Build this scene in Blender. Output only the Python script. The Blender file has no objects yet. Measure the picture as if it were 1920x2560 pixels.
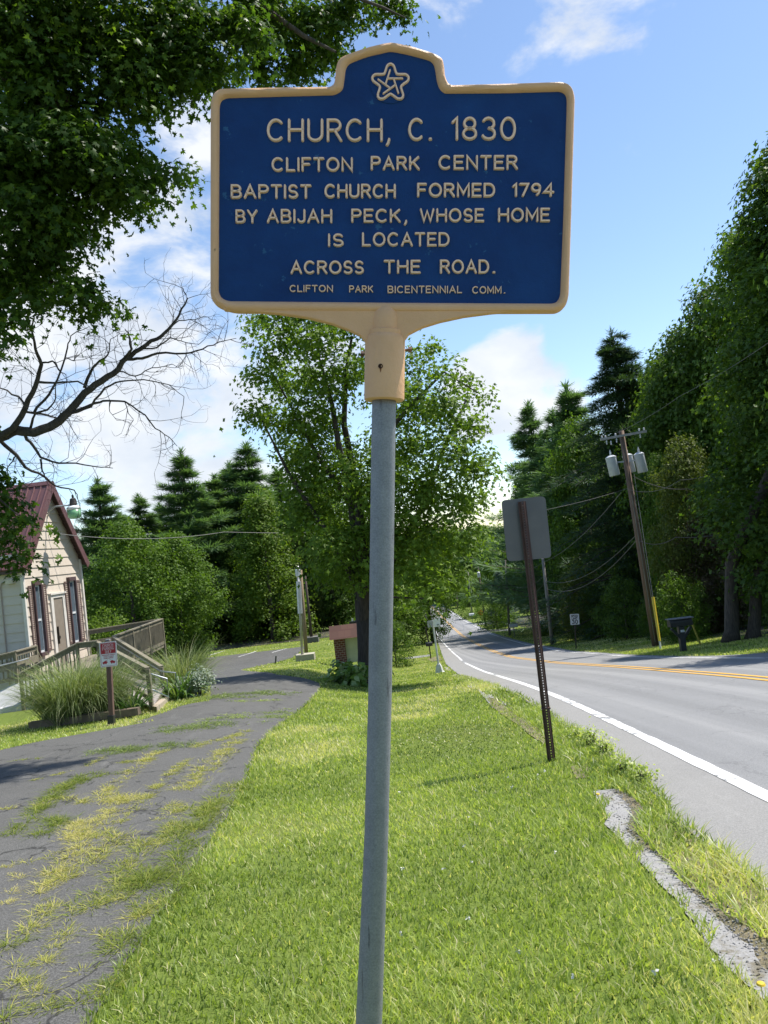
import bpy, math, random
import numpy as np
from mathutils import Vector, Matrix

random.seed(7)
rng = np.random.default_rng(7)
sc = bpy.context.scene
col = sc.collection
rad = math.radians

# ------------------------------------------------------------------ camera
FPX = 1923.0                       # focal length in pixels of the 1920 x 2560 photograph
ROLL, PITCH = rad(6.6), rad(2.3)
EYE = 1.6
cam_d = bpy.data.cameras.new("camera")
cam = bpy.data.objects.new("camera", cam_d)
col.objects.link(cam)
cam_d.sensor_fit = 'VERTICAL'
cam_d.sensor_height = 24.0
cam_d.lens = FPX / 2560.0 * 24.0
cam_d.clip_start = 0.05
cam_d.clip_end = 6000
_f = Vector((0, math.cos(PITCH), math.sin(PITCH)))
_r0 = Vector((1, 0, 0))
_u0 = _r0.cross(_f)
_r = _r0 * math.cos(ROLL) - _u0 * math.sin(ROLL)
_u = _r.cross(_f)
CAMROT = Matrix((_r, _u, -_f)).transposed()
cam.matrix_world = Matrix.Translation((0, 0, EYE)) @ CAMROT.to_4x4()
sc.camera = cam
sc.render.resolution_x, sc.render.resolution_y = 768, 1024

# ------------------------------------------------------------------ light
SUN_EL, SUN_AZ = rad(61), rad(25)      # azimuth measured from +X towards +Y
S = Vector((math.cos(SUN_EL) * math.cos(SUN_AZ), math.cos(SUN_EL) * math.sin(SUN_AZ), math.sin(SUN_EL)))
sun_d = bpy.data.lights.new("sun", 'SUN')
sun_d.energy = 4.7
sun_d.angle = rad(0.53)
sun_d.color = (1.0, 0.955, 0.88)
sun = bpy.data.objects.new("sun", sun_d)
sun.rotation_euler = S.to_track_quat('Z', 'Y').to_euler()
sun.location = (20, 10, 60)
col.objects.link(sun)

world = bpy.data.worlds.new("World")
sc.world = world
world.use_nodes = True
sc.view_settings.view_transform = 'Standard'
sc.view_settings.look = 'None'
sc.view_settings.exposure = 0.65
sc.view_settings.gamma = 1.0
sc.view_settings.use_curve_mapping = False
sc.cycles.max_bounces = 6
sc.cycles.diffuse_bounces = 3
sc.cycles.glossy_bounces = 2
sc.cycles.transmission_bounces = 4
sc.cycles.transparent_max_bounces = 8
sc.cycles.caustics_reflective = False
sc.cycles.caustics_refractive = False


def ray(px, py):
    dx, dy = px - 960.0, 1280.0 - py
    d = _r * dx + _u * dy + _f * FPX
    return d / d.y


def A(px, py, d):
    """world point seen at a pixel of the photograph, d metres ahead"""
    return Vector((0, 0, EYE)) + ray(px, py) * d


def build_world():
    nt = world.node_tree
    nt.nodes.clear()
    N = lambda t, **k: _node(nt, t, **k)
    out = N('ShaderNodeOutputWorld')
    bg = N('ShaderNodeBackground')
    bg.inputs['Strength'].default_value = 0.13
    sky = N('ShaderNodeTexSky')
    sky.sky_type = 'NISHITA'
    sky.sun_disc = False
    sky.sun_elevation = SUN_EL
    sky.sun_rotation = rad(90) - SUN_AZ
    sky.air_density = 1.0
    sky.dust_density = 0.25
    sky.ozone_density = 2.3
    tc = N('ShaderNodeTexCoord')
    L = nt.links.new
    # billowing noise in direction space, flattened towards the horizon like a cloud deck
    mp = N('ShaderNodeMapping')
    mp.inputs['Scale'].default_value = (1.0, 1.0, 1.75)
    L(tc.outputs['Generated'], mp.inputs['Vector'])
    n1 = N('ShaderNodeTexNoise')
    n1.inputs['Scale'].default_value = 6.5
    n1.inputs['Detail'].default_value = 12.0
    n1.inputs['Roughness'].default_value = 0.58
    n1.inputs['Distortion'].default_value = 0.25
    L(mp.outputs[0], n1.inputs['Vector'])
    # where the clouds stand: soft caps round directions
    total = None
    caps = [((300, 640), 0.16, 1.0), ((420, 980), 0.22, 0.95), ((120, 900), 0.22, 0.9), ((700, 1020), 0.14, 0.75), ((80, 560), 0.16, .8),
            ((430, 330), 0.08, 0.72), ((640, 830), 0.10, 0.8), ((1275, 960), 0.085, 1.15), ((1340, 985), 0.075, 1.0), ((1200, 1010), .07, .9),
            ((1500, -40), 0.10, 0.72), ((1250, -10), 0.12, 0.66), ((1060, 50), 0.07, 0.5), ((400, 200), .1, .45)]
    for (px, py), w, a in caps:
        d = ray(px, py).normalized()
        dp = N('ShaderNodeVectorMath', operation='DOT_PRODUCT')
        L(tc.outputs['Generated'], dp.inputs[0])
        dp.inputs[1].default_value = d
        mr = N('ShaderNodeMapRange')
        mr.interpolation_type = 'SMOOTHSTEP'
        mr.inputs['From Min'].default_value = math.cos(w * 1.25)
        mr.inputs['From Max'].default_value = math.cos(w * 0.15)
        mr.inputs['To Max'].default_value = a
        L(dp.outputs['Value'], mr.inputs['Value'])
        if total is None:
            total = mr.outputs[0]
        else:
            mx = N('ShaderNodeMath', operation='MAXIMUM')
            L(total, mx.inputs[0]); L(mr.outputs[0], mx.inputs[1])
            total = mx.outputs[0]
    ad = N('ShaderNodeMath', operation='MULTIPLY_ADD')       # cap * .62 + noise - offset
    L(total, ad.inputs[0]); ad.inputs[1].default_value = 0.40
    L(n1.outputs['Fac'], ad.inputs[2])
    cr = N('ShaderNodeMapRange')
    cr.interpolation_type = 'SMOOTHSTEP'
    cr.inputs['From Min'].default_value = 0.70
    cr.inputs['From Max'].default_value = 0.885
    cr.inputs['To Max'].default_value = 0.93
    L(ad.outputs[0], cr.inputs['Value'])
    # cloud colour: bright tops with soft grey folds
    n2 = N('ShaderNodeTexNoise')
    n2.inputs['Scale'].default_value = 9.0
    n2.inputs['Detail'].default_value = 6.0
    L(mp.outputs[0], n2.inputs['Vector'])
    cc = N('ShaderNodeValToRGB')
    cc.color_ramp.elements[0].position = 0.32
    cc.color_ramp.elements[0].color = (3.6, 3.95, 4.5, 1)
    cc.color_ramp.elements[1].position = 0.62
    cc.color_ramp.elements[1].color = (5.0, 5.1, 5.2, 1)
    L(n2.outputs['Fac'], cc.inputs['Fac'])
    mix = N('ShaderNodeMix', data_type='RGBA')
    L(cr.outputs[0], mix.inputs['Factor'])
    L(sky.outputs[0], mix.inputs['A'])
    L(cc.outputs[0], mix.inputs['B'])
    L(mix.outputs['Result'], bg.inputs['Color'])
    L(bg.outputs[0], out.inputs['Surface'])


def _node(nt, t, **k):
    n = nt.nodes.new(t)
    for a, v in k.items():
        setattr(n, a, v)
    return n


build_world()

# ------------------------------------------------------------------ terrain
_by = np.array([-60, 0, 8, 15.6, 22, 36, 55, 74, 92, 113, 132, 163, 200, 240, 300, 400, 4000.])
_bz = np.array([5.0, -1.6, -2.55, -3.47, -4.35, -6.45, -9.1, -11.3, -13.0, -14.8, -16.0, -18.0, -20.0, -21.8, -23, -23, -23]) + EYE
_ly = np.array([-60, 0, 8, 14.3, 20, 28, 38, 50, 65, 80, 100, 132, 163, 200, 240, 300, 400, 4000.])
_lz = np.array([5.0, -1.6, -2.3, -2.88, -3.42, -4.2, -5.5, -6.95, -7.75, -8.4, -10.2, -14.0, -18, -20, -21.8, -23, -23, -23]) + EYE
_sy = np.arange(-60, 420, 1.0)


def _smooth(z):
    k = np.exp(-np.linspace(-2, 2, 13) ** 2)
    k /= k.sum()
    p = np.pad(z, 6, mode='reflect', reflect_type='odd')
    return np.convolve(p, k, 'valid')


_sb = _smooth(np.interp(_sy, _by, _bz))
_sl = _smooth(np.interp(_sy, _ly, _lz))


def H(x, y):
    x = np.asarray(x, float); y = np.asarray(y, float)
    b = np.interp(y, _sy, _sb)
    l = np.interp(y, _sy, _sl)
    t = np.clip(-x / 5.0, 0, 1)
    t = t * t * (3 - 2 * t)
    z = b * (1 - t) + l * t
    bank = np.clip(x - 11.6, 0, 9) * 0.055 * np.clip(1.6 - y / 80, 0, 1)
    return z + bank


def Hf(x, y):
    return float(H(x, y))


def G(px, py):
    """where the sight line through a pixel meets the ground"""
    r = ray(px, py)
    lo = 0.5
    d = 0.5
    while d < 600:
        p = Vector((0, 0, EYE)) + r * d
        if p.z < Hf(p.x, p.y):
            hi = d
            for _ in range(30):
                m = (lo + hi) / 2
                p = Vector((0, 0, EYE)) + r * m
                if p.z < Hf(p.x, p.y):
                    hi = m
                else:
                    lo = m
            return Vector((p.x, p.y, Hf(p.x, p.y)))
        lo = d
        d *= 1.03
    p = Vector((0, 0, EYE)) + r * 300
    return p


# ------------------------------------------------------------------ materials
MATS = {}


def newmat(name):
    m = bpy.data.materials.new(name)
    m.use_nodes = True
    nt = m.node_tree
    b = nt.nodes['Principled BSDF']
    return m, nt, b


def ramp(nt, fac, stops):
    r = nt.nodes.new('ShaderNodeValToRGB')
    e = r.color_ramp.elements
    while len(e) < len(stops):
        e.new(0.5)
    for i, (p, c) in enumerate(stops):
        e[i].position = p
        e[i].color = (*c, 1)
    nt.links.new(fac, r.inputs['Fac'])
    return r.outputs['Color']


def noise(nt, scale, detail=5, rough=.55, vec=None, dist=0):
    n = nt.nodes.new('ShaderNodeTexNoise')
    n.inputs['Scale'].default_value = scale
    n.inputs['Detail'].default_value = detail
    n.inputs['Roughness'].default_value = rough
    n.inputs['Distortion'].default_value = dist
    if vec is not None:
        nt.links.new(vec, n.inputs['Vector'])
    return n.outputs['Fac']


def coords(nt, kind='Object', scale=None):
    t = nt.nodes.new('ShaderNodeTexCoord')
    o = t.outputs[kind]
    if scale:
        m = nt.nodes.new('ShaderNodeMapping')
        m.inputs['Scale'].default_value = scale
        nt.links.new(o, m.inputs['Vector'])
        o = m.outputs[0]
    return o


def mixc(nt, fac, a, b, mode='MIX'):
    m = nt.nodes.new('ShaderNodeMix')
    m.data_type = 'RGBA'
    m.blend_type = mode
    for sock, v in ((m.inputs['Factor'], fac), (m.inputs['A'], a), (m.inputs['B'], b)):
        if isinstance(v, (int, float)):
            sock.default_value = v
        elif isinstance(v, tuple):
            sock.default_value = (*v, 1)
        else:
            nt.links.new(v, sock)
    return m.outputs['Result']


def bump(nt, b, h, strength=.3, dist=.01):
    n = nt.nodes.new('ShaderNodeBump')
    n.inputs['Strength'].default_value = strength
    n.inputs['Distance'].default_value = dist
    nt.links.new(h, n.inputs['Height'])
    nt.links.new(n.outputs[0], b.inputs['Normal'])


def M(name, c1, c2=None, scale=8, rough=.7, metal=0., bumpk=0., bscale=None, stretch=None, spec=None, lo=.35, hi=.65):
    """a two-tone procedural material"""
    if name in MATS:
        return MATS[name]
    m, nt, b = newmat(name)
    c2 = c2 or tuple(min(1, v * .72) for v in c1)
    v = coords(nt, 'Object', stretch)
    f = noise(nt, scale, 6, .6, v)
    nt.links.new(ramp(nt, f, [(lo, c1), (hi, c2)]), b.inputs['Base Color'])
    b.inputs['Roughness'].default_value = rough
    b.inputs['Metallic'].default_value = metal
    if spec is not None:
        b.inputs['Specular IOR Level'].default_value = spec
    if bumpk:
        bump(nt, b, noise(nt, bscale or scale * 4, 5, .6, v), bumpk, .01)
    MATS[name] = m
    return m


def foliage(name, stops, trans=.35, rough=.55, bright=1.0, spec=.22):
    """leaves: tint attribute picks the colour of each leaf, some light passes through"""
    if name in MATS:
        return MATS[name]
    m, nt, b = newmat(name)
    at = nt.nodes.new('ShaderNodeAttribute')
    at.attribute_name = 'tint'
    c = ramp(nt, at.outputs['Fac'], [(p, tuple(v * bright for v in cc)) for p, cc in stops])
    nt.links.new(c, b.inputs['Base Color'])
    b.inputs['Roughness'].default_value = rough
    b.inputs['Specular IOR Level'].default_value = spec
    tr = nt.nodes.new('ShaderNodeBsdfTranslucent')
    c2 = mixc(nt, 1.0, c, (1.35, 1.45, .55), 'MULTIPLY')
    nt.links.new(c2, tr.inputs['Color'])
    ms = nt.nodes.new('ShaderNodeMixShader')
    ms.inputs['Fac'].default_value = trans
    nt.links.new(b.outputs[0], ms.inputs[1])
    nt.links.new(tr.outputs[0], ms.inputs[2])
    nt.links.new(ms.outputs[0], nt.nodes['Material Output'].inputs['Surface'])
    MATS[name] = m
    return m


def lawn_material():
    m, nt, b = newmat('lawn_ground')
    v = coords(nt, 'Object')
    f1 = noise(nt, .55, 5, .6, v)
    f2 = noise(nt, 9, 4, .6, v)
    f3 = noise(nt, 60, 3, .6, v)
    c = ramp(nt, f1, [(.3, (.10, .165, .022)), (.5, (.14, .215, .028)), (.7, (.185, .195, .05))])
    c = mixc(nt, .55, c, ramp(nt, f2, [(.3, (.07, .11, .018)), (.7, (.20, .25, .05))]))
    c = mixc(nt, .35, c, ramp(nt, f3, [(.35, (.05, .07, .02)), (.7, (.19, .20, .06))]))
    nt.links.new(c, b.inputs['Base Color'])
    b.inputs['Roughness'].default_value = .95
    b.inputs['Specular IOR Level'].default_value = .1
    bump(nt, b, f3, .6, .03)
    return m


def asphalt(name, dark, light, speck, worn, cracks=0., lanes=0.):
    m, nt, b = newmat(name)
    v = coords(nt, 'Object')
    fb = noise(nt, .5, 6, .62, v, .4)
    fm = noise(nt, 5, 5, .6, v)
    ff = noise(nt, 160, 2, .6, v)
    c = ramp(nt, fb, [(.35, dark), (.68, light)])
    c = mixc(nt, .35, c, ramp(nt, fm, [(.35, dark), (.7, light)]))
    vo = nt.nodes.new('ShaderNodeTexVoronoi')
    vo.inputs['Scale'].default_value = 70
    nt.links.new(v, vo.inputs['Vector'])
    k = ramp(nt, vo.outputs['Distance'], [(.1, (1, 1, 1)), (.38, (0, 0, 0))])
    kk = nt.nodes.new('ShaderNodeMath'); kk.operation = 'MULTIPLY'
    nt.links.new(k, kk.inputs[0]); kk.inputs[1].default_value = speck
    c = mixc(nt, kk.outputs[0], c, worn)
    # long pale scuffs
    vs = coords(nt, 'Object', (1.2, .25, 1))
    fs = noise(nt, 1.6, 8, .7, vs, 1.2)
    c = mixc(nt, ramp(nt, fs, [(.56, (0, 0, 0)), (.74, (.45, .45, .45))]), c, worn)
    if lanes:
        ln = noise(nt, 1.0, 3, .55, coords(nt, 'Object', (1.5, .012, .05)))
        c = mixc(nt, lanes, c, ramp(nt, ln, [(.38, tuple(k * .62 for k in dark)), (.5, dark), (.66, worn)]))
    fg = noise(nt, 85, 3, .7, v)
    c = mixc(nt, .5, c, ramp(nt, fg, [(.30, tuple(k * .62 for k in dark)), (.5, light), (.72, worn)]), 'MIX')
    # hairline cracks
    vc = nt.nodes.new('ShaderNodeTexVoronoi'); vc.feature = 'DISTANCE_TO_EDGE'; vc.inputs['Scale'].default_value = .55
    wv = nt.nodes.new('ShaderNodeVectorMath'); wv.operation = 'ADD'
    nz = nt.nodes.new('ShaderNodeTexNoise'); nz.inputs['Scale'].default_value = 2.2; nz.inputs['Detail'].default_value = 6
    nt.links.new(v, nz.inputs['Vector']); nt.links.new(v, wv.inputs[0]); nt.links.new(nz.outputs['Color'], wv.inputs[1])
    nt.links.new(wv.outputs[0], vc.inputs['Vector'])
    c = mixc(nt, ramp(nt, vc.outputs['Distance'], [(.004, (cracks,) * 3), (.012, (0, 0, 0))]), c, tuple(k * .3 for k in dark))
    nt.links.new(c, b.inputs['Base Color'])
    b.inputs['Roughness'].default_value = .88
    b.inputs['Specular IOR Level'].default_value = .25
    bump(nt, b, ff, .7, .006)
    return m


# ------------------------------------------------------------------ mesh helpers
class MB:
    def __init__(s):
        s.v, s.f = [], []

    def add(s, verts, faces):
        o = len(s.v)
        s.v += [tuple(p) for p in verts]
        s.f += [tuple(i + o for i in f) for f in faces]
        return s

    def box(s, c, size, rot=None, bevel=0):
        hx, hy, hz = [k / 2 for k in size]
        vs = [Vector((x, y, z)) for x in (-hx, hx) for y in (-hy, hy) for z in (-hz, hz)]
        if rot is not None:
            vs = [rot @ p for p in vs]
        vs = [p + Vector(c) for p in vs]
        return s.add(vs, [(0, 1, 3, 2), (4, 6, 7, 5), (0, 4, 5, 1), (2, 3, 7, 6), (0, 2, 6, 4), (1, 5, 7, 3)])

    def beam(s, a, b, w, h, up=(0, 0, 1)):
        """a bar of section w x h from a to b"""
        a, b = Vector(a), Vector(b)
        d = (b - a).normalized()
        up = Vector(up)
        sd = d.cross(up)
        if sd.length < 1e-4:
            sd = d.cross(Vector((0, 1, 0)))
        sd.normalize()
        u2 = sd.cross(d)
        vs = []
        for p in (a, b):
            for i, j in ((-1, -1), (1, -1), (1, 1), (-1, 1)):
                vs.append(p + sd * (i * w / 2) + u2 * (j * h / 2))
        return s.add(vs, [(0, 1, 2, 3), (7, 6, 5, 4), (0, 4, 5, 1), (1, 5, 6, 2), (2, 6, 7, 3), (3, 7, 4, 0)])

    def tube(s, pts, radii, n=8, cap=True):
        pts = [Vector(p) for p in pts]
        if isinstance(radii, (int, float)):
            radii = [radii] * len(pts)
        t0 = (pts[1] - pts[0]).normalized()
        ref = Vector((0, 0, 1)) if abs(t0.z) < .9 else Vector((1, 0, 0))
        vs, fs = [], []
        for i, p in enumerate(pts):
            t = (pts[min(i + 1, len(pts) - 1)] - pts[max(i - 1, 0)])
            if t.length < 1e-9:
                t = t0
            t = t.normalized()
            a = t.cross(ref)
            if a.length < 1e-3:
                a = t.cross(Vector((0, 1, 0.3)))
            a.normalize()
            b = t.cross(a)
            for k in range(n):
                w = 2 * math.pi * k / n
                vs.append(p + (a * math.cos(w) + b * math.sin(w)) * radii[i])
        for i in range(len(pts) - 1):
            for k in range(n):
                k2 = (k + 1) % n
                fs.append((i * n + k, i * n + k2, (i + 1) * n + k2, (i + 1) * n + k))
        if cap:
            fs.append(tuple(range(n - 1, -1, -1)))
            fs.append(tuple(range((len(pts) - 1) * n, len(pts) * n)))
        return s.add(vs, fs)

    def prism(s, outline, w0, w1, frame=None):
        """closed outline (u,v) extruded from w0 to w1; frame maps (u,v,w) to a point"""
        fr = frame or (lambda u, v, w: (u, v, w))
        n = len(outline)
        vs = [fr(u, v, w0) for u, v in outline] + [fr(u, v, w1) for u, v in outline]
        fs = [tuple(range(n - 1, -1, -1)), tuple(range(n, 2 * n))]
        fs += [(i, (i + 1) % n, n + (i + 1) % n, n + i) for i in range(n)]
        return s.add(vs, fs)

    def ring(s, outer, inner, w0, w1, frame=None):
        """the band between two closed outlines of equal count"""
        fr = frame or (lambda u, v, w: (u, v, w))
        n = len(outer)
        vs = [fr(u, v, w) for w in (w0, w1) for loop in (outer, inner) for u, v in loop]
        fs = []
        for i in range(n):
            j = (i + 1) % n
            o0, i0, o1, i1 = 0, n, 2 * n, 3 * n
            fs += [(o0 + j, o0 + i, i0 + i, i0 + j), (o1 + i, o1 + j, i1 + j, i1 + i),
                   (o0 + i, o0 + j, o1 + j, o1 + i), (i0 + j, i0 + i, i1 + i, i1 + j)]
        return s.add(vs, fs)

    def lathe(s, prof, c=(0, 0, 0), n=16, rot=None):
        vs, fs = [], []
        for r, z in prof:
            for k in range(n):
                w = 2 * math.pi * k / n
                p = Vector((r * math.cos(w), r * math.sin(w), z))
                if rot is not None:
                    p = rot @ p
                vs.append(p + Vector(c))
        for i in range(len(prof) - 1):
            for k in range(n):
                k2 = (k + 1) % n
                fs.append((i * n + k, i * n + k2, (i + 1) * n + k2, (i + 1) * n + k))
        fs.append(tuple(range(n - 1, -1, -1)))
        fs.append(tuple(range((len(prof) - 1) * n, len(prof) * n)))
        return s.add(vs, fs)

    def build(s, name, mat, parent=None, local=False, smooth=False, bevel=0, segs=2, label=None):
        me = bpy.data.meshes.new(name)
        vs = s.v
        if parent is not None and not local:
            inv = world_of(parent).inverted()
            vs = [inv @ Vector(p) for p in vs]
        me.from_pydata([tuple(p) for p in vs], [], s.f)
        me.update()
        return link_mesh(name, me, mat, parent, smooth, bevel, segs, label)


def world_of(o):
    m = Matrix.Translation(o.location) @ o.rotation_euler.to_matrix().to_4x4() @ Matrix.Diagonal((*o.scale, 1))
    return world_of(o.parent) @ m if o.parent else m


def link_mesh(name, me, mat, parent=None, smooth=False, bevel=0, segs=2, label=None):
    o = bpy.data.objects.new(name, me)
    col.objects.link(o)
    if mat is not None:
        me.materials.append(mat)
    if parent is not None:
        o.parent = parent
    if smooth:
        me.polygons.foreach_set('use_smooth', [True] * len(me.polygons))
        if smooth == 'auto':
            me.set_sharp_from_angle(angle=rad(40))
    if bevel:
        b = o.modifiers.new('bevel', 'BEVEL')
        b.width = bevel
        b.segments = segs
        b.limit_method = 'ANGLE'
    if label:
        o['label'] = label
    return o


def tag(o, label, cat, group=None, kind=None):
    o['label'] = label
    o['category'] = cat
    if group:
        o['group'] = group
    if kind:
        o['kind'] = kind
    return o


def thing(name, label, cat, loc=(0, 0, 0), rotz=0, group=None):
    o = bpy.data.objects.new(name, None)
    o.empty_display_size = .2
    o.location = loc
    o.rotation_euler = (0, 0, rotz)
    col.objects.link(o)
    return tag(o, label, cat, group)


def dup(root, loc, rotz=0, scale=1.0, label=None, group=None):
    r = root.copy()
    col.objects.link(r)
    r.location = loc
    r.rotation_euler = (0, 0, rotz)
    r.scale = scale if isinstance(scale, tuple) else (scale,) * 3
    if label:
        r['label'] = label
    if group:
        r['group'] = group
    for ch in list(root.children):
        c = ch.copy(); col.objects.link(c); c.parent = r
        for g in list(ch.children):
            d = g.copy(); col.objects.link(d); d.parent = c
    return r


def structure(o, label, cat):
    o['kind'] = 'structure'
    o['label'] = label
    o['category'] = cat
    return o


def np_mesh(name, V, F, tint=None):
    """V (n,3); F list of (m,k) arrays of faces"""
    me = bpy.data.meshes.new(name)
    me.vertices.add(len(V))
    me.vertices.foreach_set('co', np.ascontiguousarray(V, dtype=np.float32).ravel())
    li, tot = [], []
    for f in F:
        li.append(f.ravel()); tot.append(np.full(len(f), f.shape[1]))
    li = np.concatenate(li).astype(np.int32); tot = np.concatenate(tot).astype(np.int32)
    me.loops.add(len(li))
    me.loops.foreach_set('vertex_index', li)
    me.polygons.add(len(tot))
    st = np.concatenate([[0], np.cumsum(tot)[:-1]]).astype(np.int32)
    me.polygons.foreach_set('loop_start', st)
    me.polygons.foreach_set('loop_total', tot)
    me.update(calc_edges=True)
    if tint is not None:
        a = me.attributes.new('tint', 'FLOAT', 'FACE')
        a.data.foreach_set('value', np.ascontiguousarray(tint, dtype=np.float32))
    return me


# ------------------------------------------------------------------ leaves, blades, trees
def _star():
    vs = [(0, .05, 0)]
    tips = [(-1.0, .25), (-.72, .95), (0, 1.35), (.72, .95), (1.0, .25)]
    vs2 = []
    for i in range(5):
        ang = [(-.5, -.25), (-.42, .45), (-.22, .72), (.22, .72), (.42, .45), (.5, -.25)]
        vs2 = ang
    V = [(0, .1, .06)] + [(x, y, -.02) for x, y in vs2] + [(x * .95, y, -.16 - .1 * abs(x)) for x, y in tips]
    F = [(0, 1 + i, 7 + i, 2 + i) for i in range(5)]
    return np.array(V) * .5, np.array(F)


LEAF = {
    'star': _star(),
    'oval': (np.array([(0, 0, 0), (.34, .5, .10), (0, 1.0, -.05), (-.34, .5, .10)]), np.array([(0, 1, 2, 3)])),
    'tri': (np.array([(0, 0, 0), (.42, .55, -.06), (.12, .65, 0.05), (0, 1.15, -.1), (-.12, .65, .05), (-.42, .55, -.06)]),
            np.array([(0, 1, 2), (0, 2, 3), (0, 3, 4), (0, 4, 5)])),
    'needle': (np.array([(-.07, 0, 0), (.07, 0, 0), (.02, 1.0, .06), (-.02, 1.0, .06)]), np.array([(0, 1, 2, 3)])),
}


def leaves(name, P, Nr, size, kind, tint, r, T=None):
    tv, tf = LEAF[kind]
    n = len(P)
    Nr = Nr / np.linalg.norm(Nr, axis=1, keepdims=True)
    if T is None:
        T = r.normal(size=(n, 3))
    B = np.cross(Nr, T)
    B /= np.linalg.norm(B, axis=1, keepdims=True) + 1e-9
    T2 = np.cross(B, Nr)
    sz = size * (0.7 + .6 * r.random(n)) if np.isscalar(size) else size
    V = P[:, None, :] + sz[:, None, None] * (tv[None, :, 0:1] * B[:, None, :] + tv[None, :, 1:2] * T2[:, None, :] + tv[None, :, 2:3] * Nr[:, None, :])
    k = len(tv)
    F = (np.arange(n)[:, None, None] * k + tf[None]).reshape(-1, tf.shape[1])
    return np_mesh(name, V.reshape(-1, 3), [F], np.repeat(np.clip(tint, 0, 1), len(tf)))


def crown_points(lobes, per, clump_n, clump_r, r, flat=.6, shell=.5):
    """lobes: (centre, (rx,ry,rz)); returns leaf points, clump ids, outward dirs, clump centres"""
    P, ID, OUT, C = [], [], [], []
    cid = 0
    for c, rr in lobes:
        rr = np.array(rr, float); c = np.array(c, float)
        m = max(3, int(per * (rr[0] * rr[1] * rr[2]) ** (1 / 1.5)))
        u = r.normal(size=(m, 3)); u /= np.linalg.norm(u, axis=1, keepdims=True)
        ro = shell + (1 - shell) * r.random(m) ** .6
        cc = c + u * ro[:, None] * rr
        q = r.normal(size=(m, clump_n, 3)) * clump_r * (0.6 + .8 * r.random((m, 1, 1)))
        q[..., 2] *= flat
        pts = cc[:, None, :] + q
        # clump tops arch: outer leaves droop
        pts[..., 2] -= (q[..., 0] ** 2 + q[..., 1] ** 2) / (clump_r * 4)
        out = q * np.array([1, 1, .5]) / clump_r * .35 + (u * .55)[:, None, :] + np.array([0, 0, .75])
        P.append(pts.reshape(-1, 3)); OUT.append(out.reshape(-1, 3))
        ID.append(np.repeat(np.arange(cid, cid + m), clump_n)); C.append(cc); cid += m
    return np.concatenate(P), np.concatenate(ID), np.concatenate(OUT), np.concatenate(C)


def make_crown(name, lobes, per, clump_n, clump_r, leaf, kind, r, flat=.6, shell=.5, wild=.55):
    P, ID, OUT, C = crown_points(lobes, per, clump_n, clump_r, r, flat, shell)
    ct = r.random(ID.max() + 1)
    tint = .5 * ct[ID] + .5 * r.random(len(P))
    Nr = OUT + r.normal(size=P.shape) * wild
    return leaves(name, P, Nr, leaf, kind, tint, r), C


def limbs(mb, base, C, r, trunk_top, r0, frac=.25, levels=None):
    """tapered limbs from the trunk towards clump centres"""
    base = np.array(base, float); trunk_top = np.array(trunk_top, float)
    m = max(6, int(len(C) * frac))
    idx = r.choice(len(C), min(m, len(C)), replace=False)
    nodes = [(base + (trunk_top - base) * t, r0 * (1 - .8 * t)) for t in np.linspace(.25, 1, 14)]
    order = sorted(idx, key=lambda i: np.linalg.norm(C[i] - (base + (trunk_top - base) * .5)))
    for i in order:
        q = C[i]
        best, bd = None, 1e9
        for p, rr in nodes:
            d = q - p
            L = np.linalg.norm(d) + (2.0 if d[2] < 0.1 * np.linalg.norm(d) else 0)
            if L < bd:
                bd, best = L, (p, rr)
        p, rr = best
        L = np.linalg.norm(q - p)
        ra = min(rr * .75, .012 + L * .02)
        mid1 = p + (q - p) * .35 + r.normal(size=3) * L * .07 + np.array([0, 0, L * .05])
        mid2 = p + (q - p) * .7 + r.normal(size=3) * L * .06 + np.array([0, 0, L * .05])
        mb.tube([p, mid1, mid2, q], [ra, ra * .8, ra * .55, ra * .2], 5, False)
        nodes.append((mid1, ra * .8)); nodes.append((mid2, ra * .55)); nodes.append((q, ra * .3))


BARK = lambda: M('bark', (.105, .085, .068), (.045, .036, .03), 5, .95, 0, .8, 14, (4, 4, .6))
BARK_GREY = lambda: M('grey_bark', (.16, .145, .125), (.07, .062, .054), 5, .95, 0, .8, 14, (4, 4, .6))

G_MAPLE = [(0, (.055, .108, .016)), (.5, (.095, .170, .022)), (1, (.160, .250, .032))]
G_DARK = [(0, (.042, .082, .017)), (.5, (.080, .142, .024)), (1, (.145, .220, .036))]
G_LIGHT = [(0, (.075, .130, .018)), (.5, (.115, .185, .022)), (1, (.175, .250, .032))]
G_PINE = [(0, (.040, .075, .034)), (.5, (.062, .106, .046)), (1, (.098, .148, .064))]
G_SPRUCE = [(0, (.020, .040, .022)), (.5, (.034, .062, .030)), (1, (.056, .092, .042))]
G_BLUE = [(0, (.07, .11, .11)), (.5, (.11, .16, .16)), (1, (.16, .22, .22))]
G_OLIVE = [(0, (.065, .090, .018)), (.5, (.105, .138, .028)), (1, (.155, .185, .042))]
G_RUST = [(0, (.085, .060, .038)), (.5, (.115, .085, .055)), (1, (.085, .115, .030))]


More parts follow.
